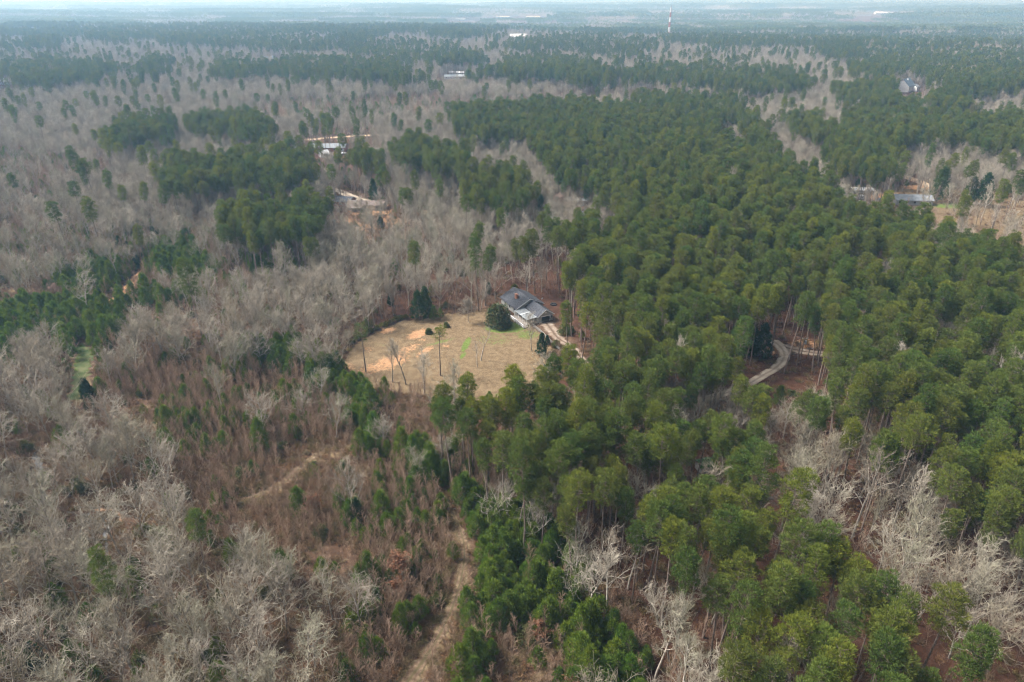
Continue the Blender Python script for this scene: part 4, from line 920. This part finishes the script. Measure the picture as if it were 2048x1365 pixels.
for ki, kind in enumerate(DENS):
    rg = np.random.default_rng(900 + ki); out = []
    tab = np.zeros(256)
    for c, d in DENS[kind].items(): tab[ord(c)] = d
    for y0, y1, g in BANDS[kind]:
        s_ = SP[kind] * g; ys = np.arange(y0, y1, s_)
        xs = np.arange(-.86 * y1 - 30, .86 * y1 + 30, s_)
        X, Y = np.meshgrid(xs, ys); jt = .7 if kind in ('pine_tree', 'young_pine') else .95; X = X + (np.arange(len(ys)) % 2)[:, None] * s_ * .5; X = X.ravel() + (rg.random(X.size) - .5) * s_ * jt; Y = Y.ravel() + (rg.random(Y.size) - .5) * s_ * jt
        k = (np.abs(X) < .80 * Y + 35) ; X, Y = X[k], Y[k]
        h = height(X, Y); px, py, dep = proj(X, Y, h + CZ[kind])
        z = zone_at(px + rg.normal(size=len(X)) * 900 / dep, py + rg.normal(size=len(X)) * 700 / dep); p = tab[z]
        mm = z == ord('M')
        if mm.any():
            n = fbm(X[mm] / (30 + .05 * Y[mm]), np.log(Y[mm]) * 9.0, 71, 4); lean = np.where(px[mm] < 700, .025, 0) + np.where(py[mm] < 70, -.04, 0)
            ispine = n + (rg.random(mm.sum()) - .5) * .05 > .525 + lean + np.where(Y[mm] > 600, .055, 0)
            if kind == 'pine_tree': p[mm] = np.where(ispine, np.where(Y[mm] > 1100, .55, .85), .02)
            elif kind == 'bare_tree': p[mm] = np.where(ispine, .30, .85)
            elif kind in ('bare_sapling', 'brush'): p[mm] = .25
        ff = (z == ord('P')) & (Y > 750)
        if kind == 'pine_tree': p = np.where(ff, np.where(Y > 1100, .26, .42), p)
        if kind == 'bare_tree': p = np.where(ff, .52, p)
        # clearings and thin spots inside the scrub
        if kind in ('bare_sapling', 'brush', 'young_pine'):
            q = fbm(X / 17, Y / 17, 123, 3); ss = np.isin(z, [ord('S'), ord('s')]); p = np.where(ss, p * np.clip((q - .26) * 5, .45, 1.25), p)
        if kind == 'young_pine':
            q = fbm(X / 22, Y / 22, 321, 3); ss = np.isin(z, [ord('S'), ord('s'), ord('F')]); p = np.where(ss, p * np.clip((q - .42) * 9, .1, 3.0), p)
        k = rg.random(len(X)) < p; X, Y, h, z = X[k], Y[k], h[k], z[k]
        px, py, dep = proj(X, Y, h + CZ[kind])
        z0_, z1_, rr = HT[kind]; hw_ = rr * FPX / dep; _, pt, _ = proj(X, Y, h + z1_); _, pb, _ = proj(X, Y, h + z0_)
        drop = blocked(X, Y, {'brush': .1, 'bare_sapling': .45, 'young_pine': .8}.get(kind, 1.0))
        if kind != 'brush':
            for a0, b0, a1, b1, yc, kp in CLEAR:
                hit = (px + hw_ > a0) & (px - hw_ < a1) & (pb > b0) & (pt < b1) & (Y < yc)
                drop |= hit & (rg.random(len(X)) > kp)
        drop |= (z == ord('C'))
        k = ~drop; X, Y, h, z = X[k], Y[k], h[k], z[k]
        sc = .78 + .36 * rg.random(len(X)) ** .9
        if kind == 'pine_tree': sc = np.where(z == ord('P'), .80 + .28 * rg.random(len(X)), sc); sc = sc * np.where(Y > 700, 1.12, 1) * np.where(Y > 1300, 1.15, 1)
        if kind == 'bare_tree': sc = sc * np.where((z == ord('W')) | (z == ord('V')), 1.1, 1) * np.where(Y > 700, 1.15, 1) * np.where(Y > 1300, 1.15, 1) * np.where(z == ord('P'), 1.25, 1)
        if kind == 'bare_sapling': sc = sc * np.where(z == ord('S'), .95, 1.0) * np.where(Y > 260, 1.15, 1)
        if kind == 'young_pine': sc = sc * np.where(z == ord('Y'), .98, .80) * (.75 + .5 * rg.random(len(X))) * np.where(Y > 500, 1.3, 1)
        nv = len(KIND[kind]) if kind in KIND else 4
        idx = rg.integers(0, nv, len(X))
        if kind == 'bare_tree':
            idx = np.where((z == ord('W')) | (z == ord('V')), rg.choice([0, 3, 8, 2, 7, 4, 5, 9], len(X)), idx); idx = np.where(z == ord('T'), rg.choice([1, 4, 6, 2], len(X)), idx)
            idx = np.where(z == ord('b'), rg.choice([1, 2, 4, 6, 7], len(X)), idx)
        out.append(np.stack([X, Y, h, sc, rg.random(len(X)) * 6.283, idx, (rg.random(len(X)) - .5) * .1, (rg.random(len(X)) - .5) * .1], 1))
    PLACED[kind] = np.concatenate(out)

# ------------------------------------------------------------------ trees: single ones the photograph shows clearly
def put(kind, v, px, py, sc, label, cat, rot=None, group=None, name=None, zsc=None):
    p = at(px, py); t = empty(name or kind, p, random.random() * 6.28 if rot is None else rot); t.scale = (sc, sc, zsc or sc)
    for n, me in KIND[kind][v]: obj(n, me, t)
    tagp(t, label, cat, group); return t
def special(name, px, py, parts, label, cat, sc=1.0, rot=0.0):
    t = empty(name, at(px, py), rot); t.scale = (sc,) * 3
    for n, (v, f), m in parts: obj(n, mesh_np(name + '_' + n, v, f, [m]), t)
    tagp(t, label, cat); return t
mg = dome(700, 8.6, 4.4, 13000, .34, .24, z0=.3, lobes=60)
special('magnolia_tree', 998, 652, [('trunk', mg[0], M['pinebark']), ('crown', mg[1], M['magnolia'])], 'big round dark magnolia with brownish leaf backs beside the porch roof', 'tree')
for i, (px, py, s_, lb) in enumerate(((858, 668, 1.0, 'round dark bush beside the orange patch, left of the two on the lawn'), (893, 655, .9, 'round dark bush on the lawn, right of the two'))):
    d = dome(710 + i, 2.4, 1.15, 2600, .2, .14, z0=.05, lobes=14); special('round_bush', px, py, [('stems', d[0], M['brush']), ('foliage', d[1], M['olive'])], lb, 'bush', s_)
r_ = bare(720, 9.5, 'round', n1=24, n2=7, n3=6, n4=3, tw=1.0)
special('bare_tree', 938, 646, [('trunk', r_[0], M['bark']), ('branches', r_[1], M['twig'])], 'round crowned bare tree standing alone left of the dark magnolia', 'tree')
put('bare_tree', 2, 1063, 702, .85, 'pale bare tree standing on the lawn edge below the porch', 'tree', .5)
d = bare(730, 13, 'tall', n1=9, n2=2, n3=2, n4=1); special('dead_tree', 962, 722, [('trunk', d[0], M['bark']), ('branches', d[1], M['twig'])], 'thin nearly dead pale tree standing on the lawn below the magnolia', 'tree')
d = bare(731, 9, 'tall', n1=10, n2=3, n3=2, n4=1); special('dead_tree', 955, 735, [('trunk', d[0], M['bark']), ('branches', d[1], M['twig'])], 'short sparse pale tree just left of the thin dead tree on the lawn', 'tree')
put('cedar_tree', 1, 1083, 712, 1.15, 'pointed dark cedar between the lawn and the gravel driveway', 'tree')
put('cedar_tree', 0, 1094, 690, .6, 'small dark cedar beside the rail fence', 'tree')
put('evergreen_bush', 1, 1112, 694, 1.0, 'green bush between the rail fence and the gravel driveway', 'bush')
put('evergreen_bush', 2, 1128, 668, 1.15, 'dark green bush on the right side of the driveway', 'bush')
put('evergreen_bush', 0, 1140, 664, 1.2, 'lower yellowish bush right of the driveway under the pines', 'bush')
for px, py, s_, lb in ((868, 640, .8, 'small green pine at the upper lawn edge, left of a pair'), (881, 640, .7, 'small green pine at the upper lawn edge, right of a pair')):
    put('young_pine', 0 if px < 870 else 3, px, py, s_, lb, 'tree')
put('cedar_tree', 3, 838, 640, 1.5, 'dark evergreen clump behind the upper edge of the lawn', 'tree')
put('cedar_tree', 1, 852, 632, 1.6, 'tall dark evergreen behind the pair of small lawn edge pines', 'tree')
put('cedar_tree', 2, 977, 588, 1.0, 'small dark evergreen behind the upper left corner of the house', 'tree')
for i, (px, py, s_, lb) in enumerate(((881, 752, .62, 'slim pine with a tiny round crown standing over the lawn'), (732, 745, .66, 'slim pale green pine over the left side of the lawn'))):
    t, c = tall_pine(740 + i, 16, 1.8 + .5 * i, .22 + .12 * i, 26, 40); special('pine_tree', px, py, [('trunk', t, M['pinebark']), ('crown', c, M['pine'])], lb, 'tree')
for i, (px, py, s_, f, lb) in enumerate(((848, 790, .9, 'vase', 'twin stemmed dark barked bare tree over the lower lawn'), (812, 770, .95, 'tall', 'tall thin bare tree in front of the pale orange lawn patches'), (785, 765, .8, 'tall', 'slim bare tree left of the tall thin one over the lawn'),
                                        (700, 700, .6, 'round', 'small bare tree at the left end of the lawn hedge'), (908, 800, .8, 'vase', 'leaning bare tree at the lower lawn edge beside the pines'))):
    put('bare_tree', {'vase': 2, 'tall': 1 if i % 2 else 4, 'round': 8}[f], px, py, s_, lb, 'tree')
put('cedar_tree', 3, 1498, 712, 1.5, 'dark round evergreen left of the curving concrete road', 'tree')
put('cedar_tree', 3, 1520, 716, 1.6, 'large dark evergreen bush inside the bend of the concrete road', 'tree')
put('cedar_tree', 0, 1478, 702, 1.4, 'dark evergreen farthest from the bend of the concrete road', 'tree')
put('cedar_tree', 3, 1873, 404, 2.6, 'big dark cedar beside the grey roofed field house and sandy driveway', 'tree')
put('cedar_tree', 3, 1960, 412, 2.4, 'broad dark evergreen at the edge of the dry field', 'tree')
put('cedar_tree', 3, 1935, 408, 2.0, 'dark evergreen just left of the broad one by the dry field', 'tree')
put('cedar_tree', 1, 1080, 452, 2.2, 'very dark round evergreen among pale bare trees behind the house woods', 'tree')
put('cedar_tree', 1, 749, 405, 1.9, 'dark evergreen behind the brown roofed barn', 'tree')
put('cedar_tree', 2, 179, 800, 1.4, 'dark pointed cedar right of the green grass strip', 'tree')
put('cedar_tree', 0, 182, 822, .9, 'small dark cedar below the pointed one by the grass strip', 'tree')
put('young_pine', 5, 524, 905, 1.25, 'tallest bright green young pine in the brown scrub', 'tree')
put('young_pine', 6, 452, 905, .9, 'bright yellow green young pine, right of a leaning pair in the scrub', 'tree')
put('young_pine', 2, 436, 915, .75, 'bright yellow green young pine, left of a leaning pair in the scrub', 'tree')
put('young_pine', 1, 723, 1175, 1.0, 'bright yellow green young pine alone in the grey saplings', 'tree')
put('young_pine', 6, 570, 1170, 1.2, 'dark green young pine beside the big bare tree in the scrub', 'tree')
put('young_pine', 0, 600, 1030, 1.1, 'bushy green young pine in the middle of the grey saplings', 'tree')
put('young_pine', 4, 704, 1050, 1.3, 'yellow green young pine in a small clump among the saplings', 'tree')
put('young_pine', 2, 766, 1050, 1.2, 'green young pine above the rusty leaved tree', 'tree')
put('young_pine', 3, 800, 1070, 1.1, 'narrow green young pine between the saplings and the rusty tree', 'tree')
put('pine_tree', 6, 255, 1290, .8, 'lone yellowish umbrella shaped pine among the lower left bare hardwoods', 'tree')
put('pine_tree', 5, 1830, 1000, 1.05, 'bright yellow green broad pine above the pale bare grove', 'tree')
put('pine_tree', 7, 1820, 1400, 1.05, 'broad rounded green pine jutting into the pale bare grove', 'tree')
for i, (px, py, Ht_, m, form, lb) in enumerate(((806, 1165, 7.5, 'rust', 'round', 'rusty leaved tree left of the woodland track'), (740, 1305, 3.6, 'rust', 'round', 'small orange leaved sapling in the lower scrub'),
        (800, 1195, 4.5, 'rust', 'round', 'small rusty sapling below the rusty leaved tree'), (1078, 1285, 5, 'rust', 'round', 'rusty leaved sapling at the lower edge of the young pine thicket'), (1150, 1400, 5, 'rust', 'round', 'rusty sapling at the bottom edge beside dark young pines'),
        (1325, 845, 15, 'rust', 'round', 'pinkish brown leaved tree surrounded by pines right of centre'), (1745, 575, 15, 'rust', 'round', 'brown leaved tree at the pine edge below the dry field'),
        (1118, 440, 13, 'pink', 'round', 'pink budded tree beside the very dark round evergreen'), (630, 1030, 5, 'rust', 'round', 'small brown leaved sapling among the grey saplings'), (118, 600, 6, 'pink', 'round', 'rosy brown shrub tree in the left scrub'))):
    a, b_, c = bare(760 + i, Ht_, form, n1=14, n2=5, n3=5, n4=1, leaf=int(900 + 260 * Ht_))
    special('leafy_brown_tree', px, py, [('trunk', a, M['bark']), ('branches', b_, M['twig']), ('foliage', c, M[m])], lb, 'tree')
for i, (px, py, sc, v, lb) in enumerate(((1170, 1240, 1.15, 1, 'tall white barked bare tree, middle of three beside the young pine thicket'), (1215, 1240, 1.15, 6, 'white barked bare tree, right of three beside the young pine thicket'),
        (1150, 1190, .95, 4, 'white barked bare tree, left of three beside the young pine thicket'), (1388, 560, 1.2, 2, 'lone pale forked bare tree standing tall in the pines'), (1700, 590, 1.0, 3, 'pale bare tree at the upper right pine edge'),
        (1468, 610, .95, 7, 'slim pale bare tree in the pines above the dirt road'), (1262, 660, .95, 7, 'pale bare tree poking out of the pines right of the driveway'), (665, 1240, .9, 0, 'spreading pale dead crowned tree in the lower scrub'))):
    put('bare_tree', v, px, py, sc, lb, 'tree')
# hedge along the far edge of the lawn
def hedge():
    rg = np.random.default_rng(9); P0 = at(700, 690); pts = [at(*p) for p in ((700, 690), (722, 676), (745, 664), (770, 653), (795, 643), (815, 636))]; C = []
    for a, b_ in zip(pts[:-1], pts[1:]):
        n = max(2, int((b_ - a).length / .7))
        for k in range(n): q = a.lerp(b_, k / n) - P0; C.append((q.x + rg.normal() * .4, q.y + rg.normal() * .4, .5 + rg.random() * .9 * (.5 + k / n)))
    C = np.array(C); d = norm(rg.normal(size=(len(C), 150, 3))); base = C[:, None, :] + d * np.array([.75, .75, .6]) * (.4 + .6 * rg.random((len(C), 150, 1))); base[..., 2] = np.maximum(base[..., 2], .03)
    t = empty('hedge', P0); obj('foliage', mesh_np('hedge_foliage', *blades(base.reshape(-1, 3), d.reshape(-1, 3), .26, .18, rg, .6), [M['olive']]), t)
    S_ = [(np.array([c[0], c[1], 0]), c, .03, .02) for c in C]; obj('stems', mesh_np('hedge_stems', *segmesh(S_), [M['brush']]), t)
    tagp(t, 'ragged olive hedge along the far left edge of the lawn', 'hedge')
hedge()

# ------------------------------------------------------------------ trees: the 300 largest of a kind one by one, the rest as one mass
ANCH = [('the orange lawn patches', 800, 700), ('the grey roofed house', 1050, 630), ('the round dark magnolia', 998, 652), ('the gravel driveway', 1130, 690), ('the concrete road bend', 1545, 735), ('the power poles', 1607, 716),
        ('the upper woodland track', 905, 1020), ('the middle woodland track', 928, 1120), ('the lower woodland track', 860, 1310), ('the young pine thicket', 1040, 1140), ('the lower lawn edge', 820, 800), ('the green grass strip', 158, 750),
        ('the upper creek bend', 85, 960), ('the lower creek', 215, 1130), ('the big pale boulder', 300, 1200), ('the orange clay track', 250, 590), ('the bottom left corner', 20, 1345), ('the bottom right corner', 2028, 1345),
        ('the pale bare grove', 1780, 1060), ('the white barked trio', 1190, 1220), ('the rusty leaved tree', 806, 1165), ('the tallest scrub pine', 524, 905), ('the umbrella shaped pine', 255, 1290), ('the pinkish brown tree', 1325, 845),
        ('the yellow green broad pine', 1830, 1000), ('the curving scrub path', 600, 950), ('the bottom edge middle', 1250, 1350), ('the lone yellow young pine', 723, 1175), ('the red leafy hollow', 1350, 1270), ('the spreading dead crown', 665, 1240),
        ('the lower right pines', 1650, 1330), ('the left lawn hedge', 715, 690), ('the right frame edge', 2030, 780), ('the left frame edge', 15, 1100), ('the tiny forest shed', 1412, 945), ('the lower scrub corner', 480, 1340),
        ('the clay bank', 235, 1030), ('the leaning scrub pair', 445, 910), ('the dry field', 1900, 450), ('the brown roofed barn', 731, 421), ('the far left scrub', 90, 480), ('the left sand road', 100, 330), ('the dark left thicket', 130, 660), ('the field house', 1828, 412), ('the white trailer home', 1165, 412), ('the tall left pines', 560, 470), ('the long grey roof', 655, 306), ('the mid left scrub', 350, 520), ('the lone forked tree', 1388, 560), ('the pale hardwood belt', 480, 660)]
ORD = 'first second third fourth fifth sixth seventh eighth ninth tenth eleventh twelfth thirteenth fourteenth fifteenth sixteenth seventeenth eighteenth nineteenth twentieth'.split()
AW = np.array([at(a[1], a[2])[:2] for a in ANCH])
NOUN = dict(pine_tree='green pine', bare_tree='bare grey tree', young_pine='young pine', bare_sapling='bare sapling', cedar_tree='dark cedar', evergreen_bush='olive bush')
GRP = dict(pine_tree='tall pines of the forest', bare_tree='bare hardwood trees', young_pine='young pines', bare_sapling='bare saplings of the scrub', cedar_tree='dark cedars', evergreen_bush='evergreen bushes')
MASS = dict(pine_tree=('pine_forest', 'green pine forest stretching to the haze'), bare_tree=('bare_woods', 'grey leafless woods stretching to the haze'), young_pine=('young_pine_thicket', 'young green pines spread through the farther scrub'),
            bare_sapling=('sapling_thicket', 'thicket of leafless saplings behind the nearer ones'), cedar_tree=('cedar_growth', 'scattered dark cedars in the farther scrub'), evergreen_bush=('bush_growth', 'scattered olive bushes in the farther scrub'))

def scatter(name, A, sources, label, minscale=1):
    """points carrying turn, size and variant; geometry nodes set a copy of a real tree on each"""
    n = len(A); me = bpy.data.meshes.new(name); me.vertices.add(n); me.vertices.foreach_set('co', A[:, :3].astype(np.float32).ravel())
    a = me.attributes.new('turn', 'FLOAT_VECTOR', 'POINT'); a.data.foreach_set('vector', np.stack([A[:, 6], A[:, 7], A[:, 4]], 1).astype(np.float32).ravel())
    a = me.attributes.new('size', 'FLOAT', 'POINT'); a.data.foreach_set('value', A[:, 3].astype(np.float32))
    a = me.attributes.new('variant', 'INT', 'POINT'); a.data.foreach_set('value', A[:, 5].astype(np.int32))
    o = obj(name, me); tagp(o, label, kind='stuff')
    g = bpy.data.node_groups.new(name, 'GeometryNodeTree'); g.interface.new_socket('Geometry', in_out='INPUT', socket_type='NodeSocketGeometry'); g.interface.new_socket('Geometry', in_out='OUTPUT', socket_type='NodeSocketGeometry')
    N = g.nodes; L = g.links; gi = N.new('NodeGroupInput'); go = N.new('NodeGroupOutput'); ip = N.new('GeometryNodeInstanceOnPoints'); jn = N.new('GeometryNodeJoinGeometry')
    def na(nm, ty): q = N.new('GeometryNodeInputNamedAttribute'); q.data_type = ty; q.inputs[0].default_value = nm; return q.outputs[0]
    for src in sources:
        j2 = N.new('GeometryNodeJoinGeometry')
        for ob in src: q = N.new('GeometryNodeObjectInfo'); q.transform_space = 'ORIGINAL'; q.inputs['Object'].default_value = ob; L.new(q.outputs['Geometry'], j2.inputs[0])
        q = N.new('GeometryNodeGeometryToInstance'); L.new(j2.outputs[0], q.inputs[0]); L.new(q.outputs[0], jn.inputs[0])
    L.new(gi.outputs[0], ip.inputs['Points']); L.new(jn.outputs[0], ip.inputs['Instance']); ip.inputs['Pick Instance'].default_value = True
    L.new(na('variant', 'INT'), ip.inputs['Instance Index']); L.new(na('turn', 'FLOAT_VECTOR'), ip.inputs['Rotation']); L.new(na('size', 'FLOAT'), ip.inputs['Scale'])
    L.new(ip.outputs[0], go.inputs[0]); m = o.modifiers.new('scatter', 'NODES'); m.node_group = g
    return o

COUNT = {}
def keyed(kind, A):
    """labels that say which tree it is: its size, the landmark it stands by, and its turn in that row"""
    px, py, _ = proj(A[:, 0], A[:, 1], A[:, 2]); d2 = (A[:, None, 0] - AW[None, :, 0]) ** 2 + (A[:, None, 1] - AW[None, :, 1]) ** 2; k = d2.argmin(1); q = {}
    for i in range(len(A)):
        dx, dy = A[i, 0] - AW[k[i], 0], A[i, 1] - AW[k[i], 1]; r_ = 'behind' if dy > 0 else 'in front of'
        if abs(dx) > 2.2 * abs(dy): r_ = 'right of' if dx > 0 else 'left of'
        elif abs(dx) > .8 * abs(dy): r_ += (' and right of' if dx > 0 else ' and left of') if dy > 0 else (', right of' if dx > 0 else ', left of')
        r_ = {'in front of, right of': 'below and right of', 'in front of, left of': 'below and left of'}.get(r_, r_)
        sz = 'tall' if A[i, 3] > {'pine_tree': .98, 'bare_tree': 1.05, 'young_pine': 1.0, 'bare_sapling': .95}.get(kind, 1) else 'shorter'
        q.setdefault((sz, r_, k[i]), []).append(i)
    lab = [''] * len(A)
    for (sz, r_, kk), ids in q.items():
        ids.sort(key=lambda i: px[i]); a = ANCH[kk][0]
        for n, i in enumerate(ids):
            if len(ids) == 1: lab[i] = f'{sz} {NOUN[kind]} {r_} {a}'
            elif n < 16 or n * 2 < len(ids): lab[i] = f'{ORD[min(n, 19)]} {sz} {NOUN[kind]} from left {r_} {a}'
            else: lab[i] = f'{ORD[min(len(ids) - 1 - n, 19)]} {sz} {NOUN[kind]} from right {r_} {a}'
    return lab
for kind in ('pine_tree', 'bare_tree', 'young_pine', 'bare_sapling', 'cedar_tree', 'evergreen_bush'):
    A = PLACED[kind]; px, py, dep = proj(A[:, 0], A[:, 1], A[:, 2] + CZ[kind])
    vis = (px > 8) & (px < 2040) & (py > 10) & (py < 1340); order = np.where(vis, dep / A[:, 3], 1e9)
    hand = sum(1 for o in S.objects if o.type == 'EMPTY' and o.name.split('.')[0] == kind)
    cap = 300 - hand
    o_ = np.argsort(order, kind='stable'); cap = min(cap, int(vis.sum())); sel = o_[:cap]; rest = o_[cap:]
    labs = keyed(kind, A[sel]); first = {}
    for r, lb in zip(A[sel], labs):
        v = int(r[5]); t = empty(kind, r[:3], r[4]); t.rotation_euler = (r[6], r[7], r[4]); t.scale = (r[3],) * 3; ps = [obj(n, me, t) for n, me in KIND[kind][v]]; first.setdefault(v, ps)
        tagp(t, lb, 'bush' if 'bush' in kind else 'tree', GRP[kind])
    for v in range(len(KIND[kind])):
        if v not in first:   # a variant none of the nearest uses: take it from the rest
            c = [i for i in rest if int(A[i, 5]) == v]
            first[v] = first[sorted(first)[0]] if not c else first[sorted(first)[0]]
    COUNT[kind] = (len(sel), len(rest))
    if len(rest): scatter(MASS[kind][0], A[rest], [first[v] for v in range(len(KIND[kind]))], MASS[kind][1])

# undergrowth: brush nobody could count; four real clumps, set again and again
A = PLACED['brush']; cl = []
for i in range(4):
    v, f = brush(800 + i, leaf=(60, 20, 110, 40)[i]); o = obj('undergrowth', mesh_np('undergrowth', v, f, [M['brush']])); c = A[np.argsort(A[:, 1])[500 + 90 * i]]; o.location = c[:3]
    tagp(o, 'low brown twiggy brush growing on the scrub floor', kind='stuff'); cl.append([o])
scatter('undergrowth', A, cl, 'low brown twiggy brush under the saplings and hardwoods')
COUNT['brush'] = len(A)

# ------------------------------------------------------------------ the far woods, patch by patch
def patch(seed, pine, w_=84.0, n=90):
    rg = np.random.default_rng(seed); C = []; hh = []
    g = int(math.sqrt(n)); s_ = w_ / g
    X, Y = np.meshgrid((np.arange(g) + .5) * s_ - w_ / 2, (np.arange(g) + .5) * s_ - w_ / 2); X = X.ravel() + (rg.random(X.size) - .5) * s_; Y = Y.ravel() + (rg.random(Y.size) - .5) * s_
    vs = []; 
    for x, y in zip(X, Y):
        ispine = rg.random() < pine
        if not ispine and rg.random() < .1: continue
        h_ = (25 if ispine else 16) * (.8 + .35 * rg.random()); r_ = (4.2 if ispine else 5.5) * (.8 + .4 * rg.random()); k = 46
        d = norm(rg.normal(size=(k, 3)) + np.array([0, 0, .35])); base = np.array([x, y, h_ - r_ * .9]) + d * r_ * np.array([1, 1, .9]) * (.6 + .4 * rg.random((k, 1)))
        vs.append((ispine, base, norm(d + rg.normal(size=d.shape) * .4 + np.array([0, 0, .3])))); 
    V = []; F_ = []; mi = []; o = 0
    for ispine, b_, d in vs:
        v, f = blades(b_, d, 1.5 if ispine else 1.8, 1.3 if ispine else .38, rg, .6); V.append(v); F_.append(f + o); o += len(v); mi += [0 if ispine else 1] * len(f)
    tr = [(np.array([b_[:, 0].mean(), b_[:, 1].mean(), 0]), b_.mean(0), .3, .2) for _, b_, _ in vs]; v, f = segmesh(tr); V.append(v); F_.append(f + o); mi += [2] * len(f)
    return mesh_np('distant_woods', np.concatenate(V), np.concatenate(F_), [M['pine'], M['twig'], M['bark']], mi)
PT = []
rg = np.random.default_rng(4)
for i, pn in enumerate((.95, .97, .85, .5, .12, .05)):
    o = obj('distant_woods', patch(850 + i, pn)); y = 2560 + 90 * i; x = -900 + 330 * i; o.location = (x, y, float(height(x, y))); tagp(o, 'far hazy patch of ' + ('pine' if pn > .6 else 'leafless') + ' woods below the horizon', kind='stuff'); PT.append([o])
rows = []
for y0, y1, st, sc in ((2500, 4200, 80, 1.0), (4200, 7500, 125, 1.6), (7500, 15500, 230, 2.9)):
    X, Y = np.meshgrid(np.arange(-.85 * y1, .85 * y1, st), np.arange(y0, y1, st)); X = X.ravel() + (rg.random(X.size) - .5) * st * .4; Y = Y.ravel() + (rg.random(Y.size) - .5) * st * .4
    k = np.abs(X) < .8 * Y; X, Y = X[k], Y[k]; n = fbm(X / (30 + .05 * Y), np.log(Y) * 9.0, 71, 4) + (rg.random(len(X)) - .5) * .12; nn = np.clip((n - .36) / .24, 0, .999)
    v = 5 - (nn * 6).astype(int); zc = zone_at(*proj(X, Y, height(X, Y) + 18)[:2]); v = np.where(zc == ord('P'), rg.integers(0, 3, len(X)), v); v = np.where(zc == ord('B'), 4 + rg.integers(0, 2, len(X)), v); v = np.clip(v, 0, 5); open_ = fbm(X / 500, Y / 700, 15, 3) > .66
    zs = height(X, Y)
    drop = open_ & (rg.random(len(X)) < .8)
    for a0, b0, a1, b1, yc, kp in CLEAR:
        if yc > 1500: px, py, dep = proj(X, Y, zs + 18); drop |= (px + 60 * sc * FPX / dep > a0) & (px - 60 * sc * FPX / dep < a1) & (py > b0 - 1) & (py < b1 + 1) & (Y < yc + 20)
    rows.append(np.stack([X, Y, zs, np.full(len(X), sc) , (rg.integers(0, 4, len(X))) * 1.5708, v, 0 * X, 0 * X], 1)[~drop])
FA = np.concatenate(rows); scatter('distant_woods', FA, PT, 'hazy woods rolling away to the horizon')
COUNT['patches'] = len(FA)
print('COUNTS', COUNT)

# ------------------------------------------------------------------ haze: one closed box of even air, the sky outside it
hb = MB().box(-14000, 14000, -400, 17000, -60, 112)
hm = bpy.data.materials.new('haze'); hm.use_nodes = True; N = hm.node_tree.nodes; N.remove(N['Principled BSDF'])
pv = N.new('ShaderNodeVolumePrincipled'); pv.inputs['Color'].default_value = (.37, .67, 1.0, 1); pv.inputs['Absorption Color'].default_value = (1, 1, 1, 1); pv.inputs['Density'].default_value = 0.00020; pv.inputs['Anisotropy'].default_value = 0.2
hm.node_tree.links.new(pv.outputs[0], N['Material Output'].inputs['Volume'])
hz = hb.build('haze', hm); tagp(hz, 'pale blue haze that fades the far woods', kind='stuff')
